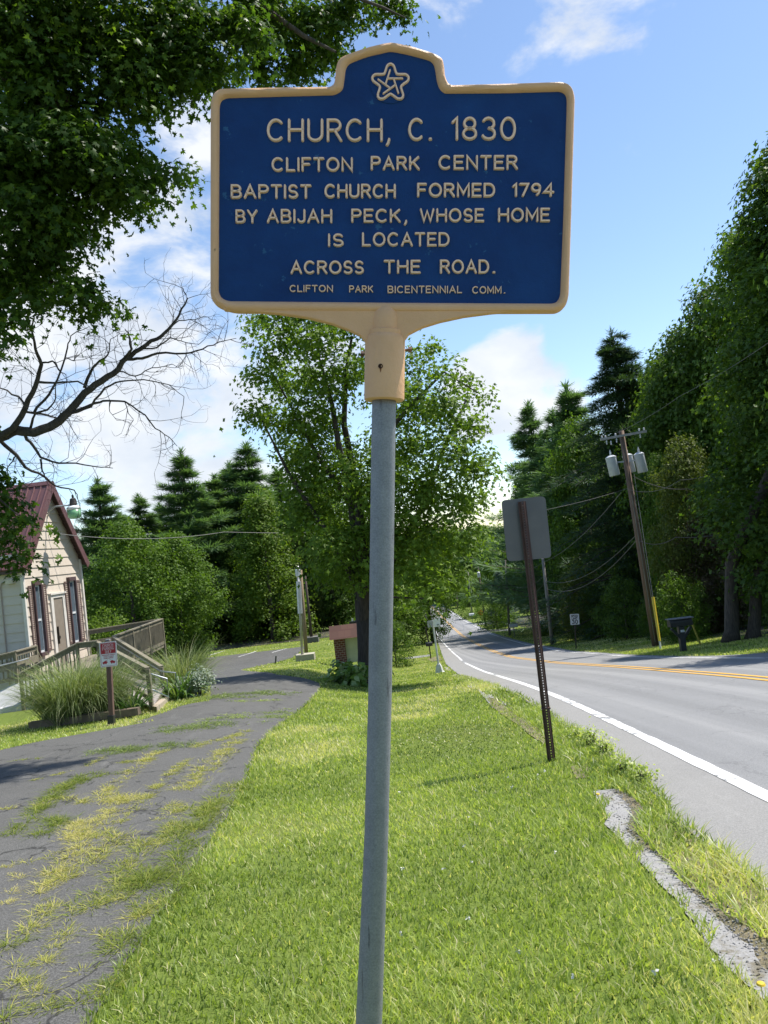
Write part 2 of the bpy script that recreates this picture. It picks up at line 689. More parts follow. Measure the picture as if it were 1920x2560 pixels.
def deciduous(name, label, cat, seed, h, w, mat, leaf=.16, kind='tri', per=13, clump_n=34, clump_r=.42, trunk_r=.22, low=.18, cone=.0,
              nl=34, group=None, shell=.55, bark=None):
    """a broadleaf tree h tall and w wide at the origin, built from many lobes"""
    r = np.random.default_rng(seed)
    t = thing(name, label, cat, (0, 0, 0), 0, group)
    lobes = []
    for i in range(nl):
        z = low + (1 - low) * ((i + .5) / nl)
        env = math.sin(math.pi * min(1, (z - low) / (1 - low) * .92 + .1)) ** .7
        env = env * (1 - cone) + cone * (1.02 - (z - low) / (1 - low))
        a = i * 2.399 + r.random() * .8
        rr = w / 2 * env * (.45 + .45 * r.random())
        s = (.10 + .07 * r.random()) * w
        lobes.append(((rr * math.cos(a), rr * math.sin(a), z * h), (s, s, s * .72)))
    me, C = make_crown('crown', lobes, per, clump_n, clump_r, leaf, kind, r, shell=shell)
    link_mesh('crown', me, mat, t)
    mb = MB()
    top = (r.normal() * .2, r.normal() * .2, h * .8)
    pts = [(0, 0, -.3), (0, 0, h * .1), (top[0] * .3, top[1] * .3, h * .35), (top[0] * .6, top[1] * .6, h * .6), top]
    mb.tube(pts, [trunk_r * 1.35, trunk_r, trunk_r * .8, trunk_r * .5, trunk_r * .12], 10)
    limbs(mb, (0, 0, 0), C, r, top, trunk_r * .7, .12)
    mb.build('trunk', bark or BARK(), t, True, True)
    return t


def conifer(name, label, cat, seed, h, w, mat, droop=.15, lift=.0, step=.42, tuft=.34, group=None, ragged=.25, low=.1, needles=11, pw=1.0, top_open=0.0):
    """whorls of branches with needle tufts; pine if lift > 0, spruce if droop"""
    r = np.random.default_rng(seed)
    t = thing(name, label, cat, (0, 0, 0), 0, group)
    P, T, N_, tint = [], [], [], []
    mb = MB()
    mb.tube([(0, 0, -.3), (0, 0, h * .5), (0, 0, h)], [w * .035 + .1, w * .022 + .06, .02], 8)
    z = low * h
    while z < h * .985:
        f = (z / h - low) / (1 - low)
        L = w / 2 * (1 - f) ** pw * (1 + .25 * math.sin(z * 3.1)) + .12
        nb = r.integers(5, 10)
        a0 = r.random() * 6.28
        for b in range(nb):
            a = a0 + b * 6.283 / nb + r.normal() * .15
            if r.random() < ragged * .2:
                continue
            l = L * (1 - ragged + ragged * 2 * r.random()) * (1 + ragged * .7 * math.sin(a + z * .55 + seed))
            d = np.array([math.cos(a), math.sin(a), 0])
            z0_ = z
            z = z + r.normal() * step * .38
            ts = np.arange(.18, 1.0001, max(.12, tuft * .55 / max(l, .3)))
            end = d * l
            pts = []
            for q in (0, .5, 1.0):
                zz = lift * l * q - droop * l * q * q * 1.3 + (0.10 * l * q ** 3)
                pts.append((d[0] * l * q, d[1] * l * q, z + zz))
            if l > .6:
                mb.tube(pts, [.012 + l * .008, .008 + l * .005, .006], 4, False)
            for q in ts:
                zz = lift * l * q - droop * l * q * q * 1.3 + (0.10 * l * q ** 3)
                c = np.array([d[0] * l * q, d[1] * l * q, z + zz])
                side = (1.15 - q) * .36 * l
                for sgn in (-1, 0, 1):
                    sp = np.array([-d[1], d[0], 0]) * sgn * side * (.6 + .6 * r.random())
                    cc = c + sp + np.array([0, 0, -abs(sgn) * side * droop * .6 + r.normal() * .05])
                    dirv = d * .8 + sp / (side + 1e-6) * .7 + np.array([0, 0, lift * .9 - droop * .4])
                    k = needles
                    jit = r.normal(size=(k, 3))
                    P.append(cc + jit * tuft * .42 * (1.15 - .75 * f) * np.array([1, 1, .6]))
                    T.append(dirv + jit * .55)
                    N_.append(np.array([0, 0, 1.0]) + r.normal(size=(k, 3)) * .45)
                    tint.append(np.full(k, r.random()) * .5 + r.random(k) * .5)
            z = z0_
        z += step * (.7 + .6 * r.random()) * (1 + top_open * f)
    for q in range(5):                            # the leader
        k = needles
        jit = r.normal(size=(k, 3))
        P.append(np.array([0, 0, h * (.955 + .011 * q)]) + jit * tuft * .12)
        T.append(np.array([0, 0, 1.0]) + jit * .6)
        N_.append(r.normal(size=(k, 3)))
        tint.append(r.random(k))
    P = np.concatenate(P); T = np.concatenate(T); N_ = np.concatenate(N_); tint = np.concatenate(tint)
    T /= np.linalg.norm(T, axis=1, keepdims=True)
    # make the normal square to the needle direction
    N_ = N_ - (N_ * T).sum(1, keepdims=True) * T
    me = leaves('crown', P, N_, tuft * (0.7 + .6 * r.random(len(P))), 'needle', tint, r, T)
    link_mesh('crown', me, mat, t)
    mb.build('trunk', BARK(), t, True, True)
    return t


def blades_mesh(name, P, h, w, lean, tint, r, segs=2, base_dir=None, curve=.6):
    """grass blades: P (n,3) roots, h heights, w widths, lean (n,2) tip offset"""
    n = len(P)
    a = r.random(n) * 6.283
    side = np.stack([np.cos(a), np.sin(a), np.zeros(n)], 1)
    rows = []
    for s in range(segs + 1):
        q = s / segs
        c = P.copy()
        c[:, :2] += lean * (q ** (1 + curve))[None] if np.isscalar(q) and False else lean * q ** (1 + curve)
        c[:, 2] += h * (q - .25 * q * q * np.clip(np.linalg.norm(lean, axis=1) / (h + 1e-6), 0, 2))
        ww = (w * (1 - q ** 1.5) * .5)[:, None]
        if s < segs:
            rows.append(c - side * ww); rows.append(c + side * ww)
        else:
            rows.append(c)
    k = 2 * segs + 1
    V = np.stack(rows, 1).reshape(-1, 3)
    o = np.arange(n)[:, None] * k
    F = []
    tt = []
    for s in range(segs - 1):
        F.append(o + np.array([[2 * s, 2 * s + 1, 2 * s + 3, 2 * s + 2]])); tt.append(tint)
    F.append(o + np.array([[2 * segs - 2, 2 * segs - 1, 2 * segs]])); tt.append(tint)
    return np_mesh(name, V, F, np.clip(np.concatenate(tt), 0, 1))


# ------------------------------------------------------------------ ground sheets
def grid_sheet(name, xs, ys, mat, dz=0):
    X, Y = np.meshgrid(xs, ys)
    Z = H(X, Y) + dz
    V = np.stack([X, Y, Z], -1).reshape(-1, 3)
    nx = len(xs)
    i = np.arange(len(ys) - 1)[:, None] * nx + np.arange(nx - 1)[None]
    F = np.stack([i, i + 1, i + nx + 1, i + nx], -1).reshape(-1, 4)
    me = np_mesh(name, V, [F])
    return link_mesh(name, me, mat, None, True)


def fy(pts):
    """an edge given as pixels -> x as a function of y along the ground"""
    w = [G(*p) if not isinstance(p, Vector) else p for p in pts]
    w = sorted([(p.y, p.x) for p in w])
    ys = np.array([p[0] for p in w]); xs = np.array([p[1] for p in w])
    return lambda y: np.interp(y, ys, xs)


def strip(name, left, right, ys, ncol, mat, dz, jag=0.0, seed=1, kind=None):
    """a sheet between two edges x(y), laid dz above the ground"""
    r = np.random.default_rng(seed)
    rows = []
    for y in ys:
        a, b = float(left(y)), float(right(y))
        a += r.normal() * jag; b += r.normal() * jag
        xs = np.linspace(a, b, ncol)
        rows.append(np.stack([xs, np.full(ncol, y), H(xs, np.full(ncol, y)) + dz], 1))
    V = np.concatenate(rows)
    i = np.arange(len(ys) - 1)[:, None] * ncol + np.arange(ncol - 1)[None]
    F = np.stack([i, i + 1, i + ncol + 1, i + ncol], -1).reshape(-1, 4)
    return link_mesh(name, np_mesh(name, V, [F]), mat, None, True)


def geo(a, b, s0, g):
    o = [a]; s = s0
    while o[-1] < b:
        o.append(o[-1] + s); s *= g
    return np.array(o)


xs = np.concatenate([-geo(16, 2500, .8, 1.18)[::-1], np.arange(-15.5, 16, .5), geo(16, 2500, .8, 1.18)])
ys = np.concatenate([np.arange(-58, 0, 2.0), np.arange(0, 45, .5), geo(45, 3500, .8, 1.05)])
LAWN = lawn_material()
structure(grid_sheet('ground', xs, ys, LAWN), 'sloping mown lawn ground under the whole scene', 'ground')

YS = np.concatenate([np.arange(-12, 2, 1.0), np.arange(2, 12, .2), np.arange(12, 40, .4), np.arange(40, 64, .8)])
drive_right = fy([Vector((-.45, -12, 0)), Vector((-.75, 0, 0)), (229, 2560), (318, 2412), (399, 2296), (463, 2209), (521, 2117), (579, 2024),
                  (613, 1949), (642, 1868), (700, 1813), (752, 1775), (799, 1729), (801, 1710), (770, 1698), (693, 1688), (604, 1676),
                  (645, 1666), (731, 1645), (755, 1627)])
_ld = [G(*p) for p in [(84, 1858), (236, 1831), (324, 1811), (385, 1804), (405, 1784), (456, 1764), (516, 1754), (520, 1700), (516, 1650)]]
drive_left = fy([Vector((-14, -12, 0)), Vector((-13, 6, 0)), Vector((-10, 10.0, 0)), Vector((-8.0, 11.6, 0))] + _ld)
YD = YS[YS < 1e9]
lot_far = G(600, 1634).y
YD = YD[YD < lot_far]
DRIVE = asphalt('driveway_asphalt', (.058, .057, .053), (.104, .102, .096), .35, (.28, .275, .26), .7)
structure(strip('driveway', drive_left, drive_right, YD, 40, DRIVE, .016, .012, 3), 'cracked dark asphalt driveway to the church parking lot', 'driveway')
# left part of the parking lot behind the planting
YD2 = YD[YD > G(520, 1700).y + 1]
structure(strip('parking_lot', lambda y: drive_left(y) - 16, lambda y: drive_left(y) + .02, YD2, 20, DRIVE, .012), 'asphalt parking lot behind the church', 'parking lot')

ROADM = asphalt('road_asphalt', (.185, .186, .188), (.225, .225, .224), .5, (.37, .365, .355), .2, .5)
SHOULD = asphalt('shoulder_asphalt', (.205, .20, .19), (.26, .253, .24), .5, (.40, .39, .365))
YR = np.concatenate([np.arange(-30, 3, 1.0), np.arange(3, 40, .4), np.arange(40, 320, 2.0)])
PAVE_L = [(1909, 2231), (1828, 2167), (1764, 2115), (1672, 2051), (1649, 1999), (1591, 1941), (1515, 1883), (1434, 1831), (1382, 1797), (1284, 1736),
          (1203, 1707), (1151, 1690), (1116, 1661), (1099, 1617), (1088, 1585)]
WHITE_L = [(1920, 2011), (1782, 1927), (1620, 1852), (1493, 1788), (1389, 1742), (1273, 1701), (1192, 1672), (1140, 1638), (1105, 1603), (1094, 1585)]
YEL = [(1920, 1695), (1713, 1684), (1389, 1657), (1273, 1641), (1215, 1620), (1169, 1597), (1128, 1565), (1105, 1541)]
WHITE_R = [(1713, 1649), (1505, 1637), (1366, 1620), (1273, 1600), (1215, 1580), (1169, 1556), (1122, 1525)]


def smooth_edge(pts, extra, w=7):
    f = fy(pts + extra)
    yy = np.arange(-30, 330, 1.0)
    v = f(yy)
    k = np.exp(-np.linspace(-1.6, 1.6, 2 * w + 1) ** 2); k /= k.sum()
    v = np.convolve(np.pad(v, w, mode='edge'), k, 'valid')
    return lambda y: np.interp(y, yy, v)


far = G(1118, 1522)
wl = smooth_edge(WHITE_L, [Vector((2.55, -30, 0)), Vector((2.6, 2, 0)), Vector((far.x - 6.6, far.y + 10, 0)), Vector((far.x - 6.6, 330, 0))])
ye = smooth_edge(YEL, [Vector((6.2, -30, 0)), Vector((6.5, 6, 0)), Vector((far.x - 3.3, far.y + 10, 0)), Vector((far.x - 3.3, 330, 0))])
wr = smooth_edge(WHITE_R, [Vector((9.9, -30, 0)), Vector((9.9, 12, 0)), Vector((far.x, far.y + 10, 0)), Vector((far.x, 330, 0))])
_pl = fy(PAVE_L + [Vector((1.9, -30, 0)), Vector((2.1, 2, 0)), Vector((far.x - 7.3, far.y, 0)), Vector((far.x - 7.3, 330, 0))])
pave_l = lambda y: np.minimum(_pl(y), wl(y) - .12)
pave_r = lambda y: wr(y) + .55 + 2.6 * np.exp(-((np.asarray(y) - 19.5) / 2.6) ** 2)
structure(strip('road', pave_l, pave_r, YR, 30, ROADM, .020, .02, 5), 'grey two lane country road running downhill', 'road')
structure(strip('road_shoulder', lambda y: pave_l(y) + .01, lambda y: wl(y) - .02, YR[YR < 120], 6, SHOULD, .024, .015, 6), 'pale worn asphalt shoulder beside the white edge line', 'road shoulder')


def paint(name, c, wear, wear_c):
    m, nt, b = newmat(name)
    v = coords(nt, 'Object')
    f = noise(nt, 7, 9, .72, v)
    f2 = noise(nt, .22, 3, .5, v)
    ad = nt.nodes.new('ShaderNodeMath'); ad.operation = 'MULTIPLY_ADD'
    nt.links.new(f2, ad.inputs[0]); ad.inputs[1].default_value = .75
    nt.links.new(f, ad.inputs[2])
    cc = mixc(nt, ramp(nt, ad.outputs[0], [(wear, (0, 0, 0)), (wear + .05, (1, 1, 1))]), c, wear_c)
    nt.links.new(cc, b.inputs['Base Color'])
    b.inputs['Roughness'].default_value = .75
    return m


WHITEP = paint('white_paint', (.66, .66, .645), .915, (.18, .18, .18))
YELP = paint('yellow_paint', (.60, .33, .05), 1.0, (.2, .19, .17))
YM = np.concatenate([np.arange(-30, 4, 1.0), np.arange(4, 40, .25), np.arange(40, 300, 2.0)])
for nm, f, w, mt, lab in (('edge_line', wl, .15, WHITEP, 'worn white edge line beside the near shoulder'), ('edge_line', wr, .13, WHITEP, 'white edge line on the far side of the road'),
                     ('centre_line', lambda y: ye(y) - .16, .11, YELP, 'nearer of the double yellow centre lines'), ('centre_line', lambda y: ye(y) + .10, .11, YELP, 'farther of the double yellow centre lines')):
    structure(strip(nm, lambda y: f(y) - w / 2, lambda y: f(y) + w / 2, YM, 3, mt, .029, .004, 9), lab, 'road marking')

# old asphalt path between lawn and road
GR_L = [(1478, 1976), (1504, 2017), (1515, 2063), (1568, 2121), (1620, 2179), (1683, 2248), (1735, 2312), (1770, 2370), (1828, 2433), (1874, 2468), (1920, 2509)]
GR_R = [(1530, 1973), (1568, 2011), (1579, 2034), (1565, 2080), (1614, 2121), (1672, 2161), (1707, 2213), (1747, 2248), (1788, 2294), (1840, 2341), (1886, 2381), (1909, 2428)]
gl, gr = fy(GR_L + [Vector((1.35, 2, 0))]), fy(GR_R + [Vector((1.75, 2, 0))])
def soiled(m, soil, lo, hi):
    nt = m.node_tree
    b = nt.nodes['Principled BSDF']
    src = b.inputs['Base Color'].links[0].from_socket
    f = noise(nt, 5.5, 8, .7, coords(nt, 'Object'), .6)
    nt.links.new(mixc(nt, ramp(nt, f, [(lo, (0, 0, 0)), (hi, (.85, .85, .85))]), src, soil), b.inputs['Base Color'])
    return m


PATHM = asphalt('path_gravel', (.225, .22, .215), (.315, .308, .30), .5, (.43, .42, .405))
structure(strip('path', gl, gr, np.arange(2.2, G(1500, 1976).y, .05), 8, PATHM, .009, .006, 8), 'strip of old pale gravelly path in the verge', 'path')
soiled(PATHM, (.15, .13, .085), .52, .64)
DIRT = M('verge_dirt', (.20, .165, .10), (.10, .095, .045), 6, .95, 0, .8, 40)
structure(strip('verge', lambda y: gr(y) - .02, lambda y: pave_l(y) + .03, np.arange(2.2, G(1500, 1976).y, .15), 8, DIRT, .005, .02, 8), 'dry brown soil of the grassy verge by the road', 'verge')


def patch(name, pxs, mat, dz, label, cat, seed=0, nsub=9):
    """a small irregular sheet on the ground round a polygon of pixels"""
    w = [G(*p) for p in pxs]
    c = sum(w, Vector()) / len(w)
    r = random.Random(seed)
    ring = []
    for i in range(len(w)):
        for k in range(4):
            p = w[i].lerp(w[(i + 1) % len(w)], k / 4)
            ring.append(p + (p - c) * r.uniform(-.12, .12))
    vs, fs = [], []
    n = len(ring)
    for q in (1, .66, .33):
        for p in ring:
            x, y = c.x + (p.x - c.x) * q, c.y + (p.y - c.y) * q
            vs.append((x, y, Hf(x, y) + dz))
    vs.append((c.x, c.y, Hf(c.x, c.y) + dz))
    for l in (0, 1):
        for i in range(n):
            j = (i + 1) % n
            fs.append((l * n + i, l * n + j, (l + 1) * n + j, (l + 1) * n + i))
    for i in range(n):
        fs.append((2 * n + i, 2 * n + (i + 1) % n, 3 * n))
    return structure(MB().add(vs, fs).build(name, mat), label, cat)


patch('bare_soil', [(1215, 1745), (1260, 1752), (1320, 1800), (1372, 1852), (1355, 1858), (1290, 1812), (1225, 1765)], DIRT, .014, 'bare dry soil strip left of the brown sign post', 'soil', 1)
patch('bare_soil', [(1430, 1920), (1465, 1912), (1480, 1945), (1440, 1950)], DIRT, .014, 'small bare soil patch right of the brown sign post foot', 'soil', 2)
patch('path', [(1190, 1722), (1228, 1725), (1262, 1762), (1230, 1768)], PATHM, .012, 'pale old path fragment in the grass near the road bend', 'path', 3)
patch('path', [(1158, 1700), (1185, 1703), (1200, 1722), (1170, 1720)], PATHM, .012, 'farther small path fragment beyond the larger one', 'path', 4)
for i_, (px_, py_, w_, lab_) in enumerate([(1118, 1672, 7, 'small pale asphalt bit just right of the white post foot'), (1140, 1690, 9, 'pale asphalt bit beyond the path fragments'), (1262, 1760, 16, 'pale crumbled asphalt bit nearest the brown post')]):
    patch('path', [(px_ - w_, py_ - 3), (px_, py_ - 5), (px_ + w_, py_ + 2), (px_ + w_ * .6, py_ + 5), (px_ - w_ * .5, py_ + 3)], PATHM, .016, lab_, 'path', 20 + i_)
patch('mulch_bed', [(1068, 1648), (1098, 1640), (1108, 1650), (1080, 1655)], DIRT, .02, 'small round mulch bed at the black mailbox post', 'mulch bed', 5)
patch('side_path', [(1000, 1646), (1075, 1636), (1075, 1641), (1005, 1650)], ROADM, .02, 'grey drive strip beyond the lawn left of the road', 'path', 6)
patch('side_path', [(1192, 1576), (1240, 1573), (1292, 1571), (1292, 1576), (1240, 1579), (1205, 1581)], ROADM, .03, 'grey driveway apron beside the thin grey pole', 'path', 7)
patch('side_path', [(1172, 1560), (1230, 1556), (1232, 1560), (1180, 1564)], ROADM, .03, 'farther grey driveway apron beside the dark pole', 'path', 8)
# parking bay lines in the far lot
for a, b, lab in (((596, 1643), (640, 1629), 'white bay line at the left of the far lot'), ((680, 1632), (716, 1622), 'white bay line near the light pole'), ((560, 1628), (520, 1640), 'short white bay line behind the shrub')):
    p, q = G(*a), G(*b)
    m = MB()
    d = (q - p).normalized(); s = Vector((-d.y, d.x, 0)) * .07
    n = 8
    vs = []
    for i in range(n + 1):
        c = p.lerp(q, i / n)
        for e in (-1, 1):
            x, y = c.x + s.x * e, c.y + s.y * e
            vs.append((x, y, Hf(x, y) + .024))
    m.add(vs, [(2 * i, 2 * i + 1, 2 * i + 3, 2 * i + 2) for i in range(n)])
    structure(m.build('bay_line', WHITEP), lab, 'road marking')

# ------------------------------------------------------------------ grass
GRASSM = foliage('grass_blade', [(0, (.095, .135, .034)), (.22, (.215, .285, .062)), (.40, (.315, .39, .098)), (.66, (.47, .53, .165)), (.84, (.56, .55, .25)), (1, (.68, .60, .40))], .42, .4, 1.0, .4)
DRYM = foliage('dry_weed', [(0, (.12, .17, .025)), (.3, (.20, .24, .04)), (.6, (.42, .40, .11)), (1, (.56, .48, .22))], .3, .7)


class Vn:
    """value noise on the ground plane"""
    def __init__(s, seed):
        s.t = np.random.default_rng(seed).random((128, 128))

    def __call__(s, x, y):
        xi, yi = np.floor(x).astype(int), np.floor(y).astype(int)
        fx, fy_ = x - xi, y - yi
        fx = fx * fx * (3 - 2 * fx); fy_ = fy_ * fy_ * (3 - 2 * fy_)
        g = lambda i, j: s.t[i % 128, j % 128]
        return (g(xi, yi) * (1 - fx) + g(xi + 1, yi) * fx) * (1 - fy_) + (g(xi, yi + 1) * (1 - fx) + g(xi + 1, yi + 1) * fx) * fy_


vn, vn2, vn3 = Vn(1), Vn(2), Vn(3)


def scatter(xl, xr, y0, y1, dens, r):
    """uniform points between two edges"""
    yy = np.linspace(y0, y1, 200)
    w = np.maximum(0, np.array([float(xr(v)) - float(xl(v)) for v in yy]))
    area = np.trapezoid(w, yy) if hasattr(np, 'trapezoid') else np.trapz(w, yy)
    n = int(area * dens)
    cdf = np.cumsum(w); cdf = cdf / cdf[-1]
    y = np.interp(r.random(n), cdf, yy)
    a = np.array(xl(y)) + 0 * y; b = np.array(xr(y)) + 0 * y
    x = a + (b - a) * r.random(n)
    return x, y


PATCH = G(1150, 1845)


def lawn_blades(segsets, r, short=1.0, dry=0.0, hbase=.035):
    P, Hh, W, Ln, Ti = [], [], [], [], []
    for xl, xr, y0, y1, dens, ws in segsets:
        x, y = scatter(xl, xr, y0, y1, dens, r)
        n = len(x)
        a = vn(x * .8 + 11, y * .8) * .6 + vn2(x * 2.7, y * 2.7) * .4
        d = vn3(x * .55 + 31, y * .45 + 7)
        d2 = vn2(x * 1.3 + 60, y * 1.3 + 20)
        keep = r.random(n) < (.5 + .6 * a)
        x, y, a, d, d2 = x[keep], y[keep], a[keep], d[keep], d2[keep]
        n = len(x)
        el = np.array(xl(y)) + 0 * y; er = np.array(xr(y)) + 0 * y
        edge = np.exp(-np.minimum(x - el, er - x) / .16)
        h = hbase * short * (.55 + .75 * a + .5 * r.random(n)) * (1 + .7 * edge)
        h *= (1 + .25 * np.sqrt(ws))
        ang = r.random(n) * 6.283
        ln = np.stack([np.cos(ang), np.sin(ang)], 1) * (h * (.25 + .7 * r.random(n)))[:, None]
        w = (.0062 + .0045 * r.random(n)) * ws
        ti = .10 + .50 * r.random(n) + .45 * (a - .5) + np.clip((d - .42) * 1.5, 0, .6) * (d2 > .35) * (1 - edge * .7) + dry
        pd = np.exp(-(((x - PATCH.x) / .95) ** 2 + ((y - PATCH.y) / 1.5) ** 2) ** 2)
        ti = ti - .34 * pd
        h = h * (1 - .45 * pd)
        ti = np.where(r.random(n) < .09 + .5 * np.clip(d - .38, 0, 1), .85 + .15 * r.random(n), np.clip(ti, 0, .9))
        P.append(np.stack([x, y, H(x, y) - .004], 1)); Hh.append(h); W.append(w); Ln.append(ln); Ti.append(ti)
    return [np.concatenate(k) for k in (P, Hh, W, Ln, Ti)]


r = np.random.default_rng(21)
lawn_r = lambda y: np.where(np.asarray(y) < G(1500, 1976).y, gl(y) + .02 + .035 * np.sin(np.asarray(y) * 5.1) + .03 * np.sin(np.asarray(y) * 13.7), _pl(y) - .02)
dr = lambda y: drive_right(y) - .03
y_i = G(604, 1676).y
sets = [(dr, lawn_r, 2.0, 3.6, 5600, .9), (dr, lawn_r, 3.6, 5.5, 3800, 1.05), (dr, lawn_r, 5.5, 9, 2100, 1.3), (dr, lawn_r, 9, 15, 800, 1.9),
        (dr, lawn_r, 15, 24, 380, 2.8), (dr, lawn_r, 24, 38, 150, 4.2), (dr, lawn_r, 38, 62, 45, 6.5), (lambda y: 0 * y - 6, lawn_r, 62, 85, 20, 10)]
P, Hh, W, Ln, Ti = lawn_blades(sets, r)
lg = link_mesh('grass', blades_mesh('grass', P, Hh, W, Ln, Ti, r), GRASSM)
tag(lg, 'bright green mown grass between driveway and road', 'grass', kind='stuff')

# verge grass: taller, looser, drier, between path and road
vl = lambda y: gr(y) + .05 + .05 * np.sin(np.asarray(y) * 2.3)
vr = lambda y: pave_l(y) + .05
y_p = G(1500, 1976).y
P, Hh, W, Ln, Ti = lawn_blades([(vl, vr, 2.2, 4.5, 3600, 1.25), (vl, vr, 4.5, y_p, 3000, 1.5), (lambda y: pave_l(y) - .45, lambda y: pave_l(y) + .08, y_p, 14, 900, 1.8), (lambda y: pave_l(y) - .5, lambda y: pave_l(y) + .1, 14, 34, 300, 3)], r, 1.15, .0)
tag(link_mesh('grass', blades_mesh('grass', P, Hh * 1.2, W, Ln * 1.5, Ti, r), GRASSM), 'ragged drying grass on the verge beside the road edge', 'grass', kind='stuff')

# church front lawn and far lawns
chl = lambda y: drive_left(y) - 6 + 0 * y
y0c = 9.6
P, Hh, W, Ln, Ti = lawn_blades([(lambda y: drive_left(y) - 4.5, lambda y: drive_left(y) + .1, 10.2, 24, 420, 2.4)], r, 1.0, .16)
tag(link_mesh('grass', blades_mesh('grass', P, Hh, W, Ln, Ti, r), GRASSM), 'shaded olive grass strip in front of the church', 'grass', kind='stuff')
P, Hh, W, Ln, Ti = lawn_blades([(pave_r, lambda y: pave_r(y) + 7 + 0 * y, 20, 45, 130, 4.2), (pave_r, lambda y: pave_r(y) + 9 + 0 * y, 45, 90, 40, 7), (pave_r, lambda y: pave_r(y) + 9 + 0 * y, 90, 150, 12, 12)], r, 1.2, .05)
tag(link_mesh('grass', blades_mesh('grass', P, Hh, W, Ln, Ti, r), GRASSM), 'green roadside grass on the far side of the road', 'grass', kind='stuff')
P, Hh, W, Ln, Ti = lawn_blades([(lambda y: 0 * y - 30, lambda y: 0 * y - 3, lot_far, lot_far + 14, 22, 8)], r, 1.2, .05)
tag(link_mesh('grass', blades_mesh('grass', P, Hh, W, Ln, Ti, r), GRASSM), 'grass bank at the back of the parking lot', 'grass', kind='stuff')


# weeds growing in the driveway cracks
def weed_line(pxs, spread, dens, hh, dry, r, acc):
    w = [G(*p) for p in pxs]
    for a, b in zip(w[:-1], w[1:]):
        L = (b - a).length
        nt_ = max(1, int(L * dens * 1.5))
        for _ in range(nt_):
            c = a.lerp(b, r.random())
            cx, cy = c.x + r.normal() * spread * .9, c.y + r.normal() * spread * .9
            k = r.integers(14, 52)
            s = hh * (.5 + .9 * r.random())
            ang = r.random(k) * 6.283
            rr = np.abs(r.normal(size=k)) * s * .8
            x, y = cx + np.cos(ang) * rr, cy + np.sin(ang) * rr
            h = s * (.15 + .6 * r.random(k))
            ln = np.stack([np.cos(ang), np.sin(ang)], 1) * (s * (.5 + 1.2 * r.random(k)))[:, None]
            acc.append((np.stack([x, y, H(x, y) + .012], 1), h, (.003 + .003 * r.random(k)) * (1 + c.y * .09), ln, np.clip(dry + r.normal(size=k) * .18, 0, 1)))


acc = []
WL = [  # crack polylines, spread, tufts per metre, height, dryness
    ([(0, 2105), (60, 2060), (140, 1985), (215, 1940)], .05, 17, .075, .12), ([(0, 2025), (90, 2020), (170, 2000), (250, 2010), (330, 2000)], .07, 15, .06, .55),
    ([(95, 2240), (160, 2160), (215, 2090), (265, 2040), (300, 1990), (330, 2010)], .06, 20, .065, .66), ([(140, 2220), (185, 2180), (240, 2150), (280, 2090), (340, 2110)], .07, 16, .07, .5),
    ([(170, 2280), (200, 2290), (270, 2260), (310, 2190), (360, 2110)], .06, 16, .08, .35), ([(250, 1995), (330, 1930), (390, 1885), (430, 1880)], .05, 15, .06, .62),
    ([(460, 1990), (510, 1930), (560, 1880), (600, 1850)], .08, 15, .065, .55), ([(430, 2100), (480, 2060), (520, 2030), (560, 1990), (600, 1960)], .09, 17, .085, .25),
    ([(340, 2215), (370, 2190), (350, 2230)], .04, 30, .11, .08), ([(250, 2350), (310, 2320), (360, 2290), (400, 2260)], .03, 18, .06, .5),
    ([(110, 2530), (200, 2510), (270, 2480), (330, 2410)], .025, 22, .055, .25), ([(270, 2400), (300, 2370), (330, 2330)], .03, 24, .07, .2),
    ([(0, 2560), (50, 2530)], .03, 26, .08, .25), ([(0, 2480), (40, 2460), (60, 2430), (100, 2400)], .04, 18, .055, .4), ([(0, 2380), (60, 2350)], .03, 26, .07, .25),
    ([(60, 2340), (120, 2300), (100, 2260)], .05, 18, .06, .55), ([(110, 2090), (140, 2060), (125, 2050)], .04, 26, .08, .1), ([(140, 1985), (180, 1960), (290, 1935)], .05, 15, .07, .15),
    ([(380, 2060), (440, 2030), (410, 2010)], .06, 14, .06, .5), ([(420, 2200), (440, 2160), (470, 2110), (430, 2090)], .05, 20, .09, .1),
    ([(170, 2110), (190, 2060)], .03, 22, .06, .7), ([(300, 1908), (370, 1903)], .05, 16, .06, .4), ([(30, 1905), (90, 1900)], .05, 12, .05, .3), ([(480, 1870), (560, 1850), (620, 1830)], .06, 14, .06, .5),
    ([(0, 2290), (50, 2200), (20, 2170)], .03, 6, .04, .8), ([(330, 2110), (400, 2120), (440, 2060)], .02, 14, .05, .45), ([(120, 2150), (60, 2160), (0, 2175)], .02, 12, .05, .5), ([(200, 2290), (120, 2390), (90, 2470), (100, 2560)], .02, 10, .05, .5), ([(360, 2290), (330, 2250), (300, 2210)], .02, 14, .06, .3), ([(230, 2100), (300, 2060), (400, 1960), (470, 1900)], .02, 12, .05, .5), ([(60, 1960), (200, 1925), (260, 1895)], .02, 9, .04, .5), ([(480, 2190), (420, 2240), (390, 2290)], .03, 20, .08, .15), ([(180, 2450), (210, 2430)], .02, 14, .05, .5), ([(500, 2080), (520, 2040), (540, 2010)], .05, 22, .09, .2)]
for pl in WL:
    weed_line(*pl, r, acc)
P, Hh, W, Ln, Ti = [np.concatenate(k) for k in zip(*acc)]
tag(link_mesh('weeds', blades_mesh('weeds', P, Hh, W, Ln, Ti, r), DRYM), 'yellowing weeds growing out of the driveway cracks', 'weeds', kind='stuff')
acc = []
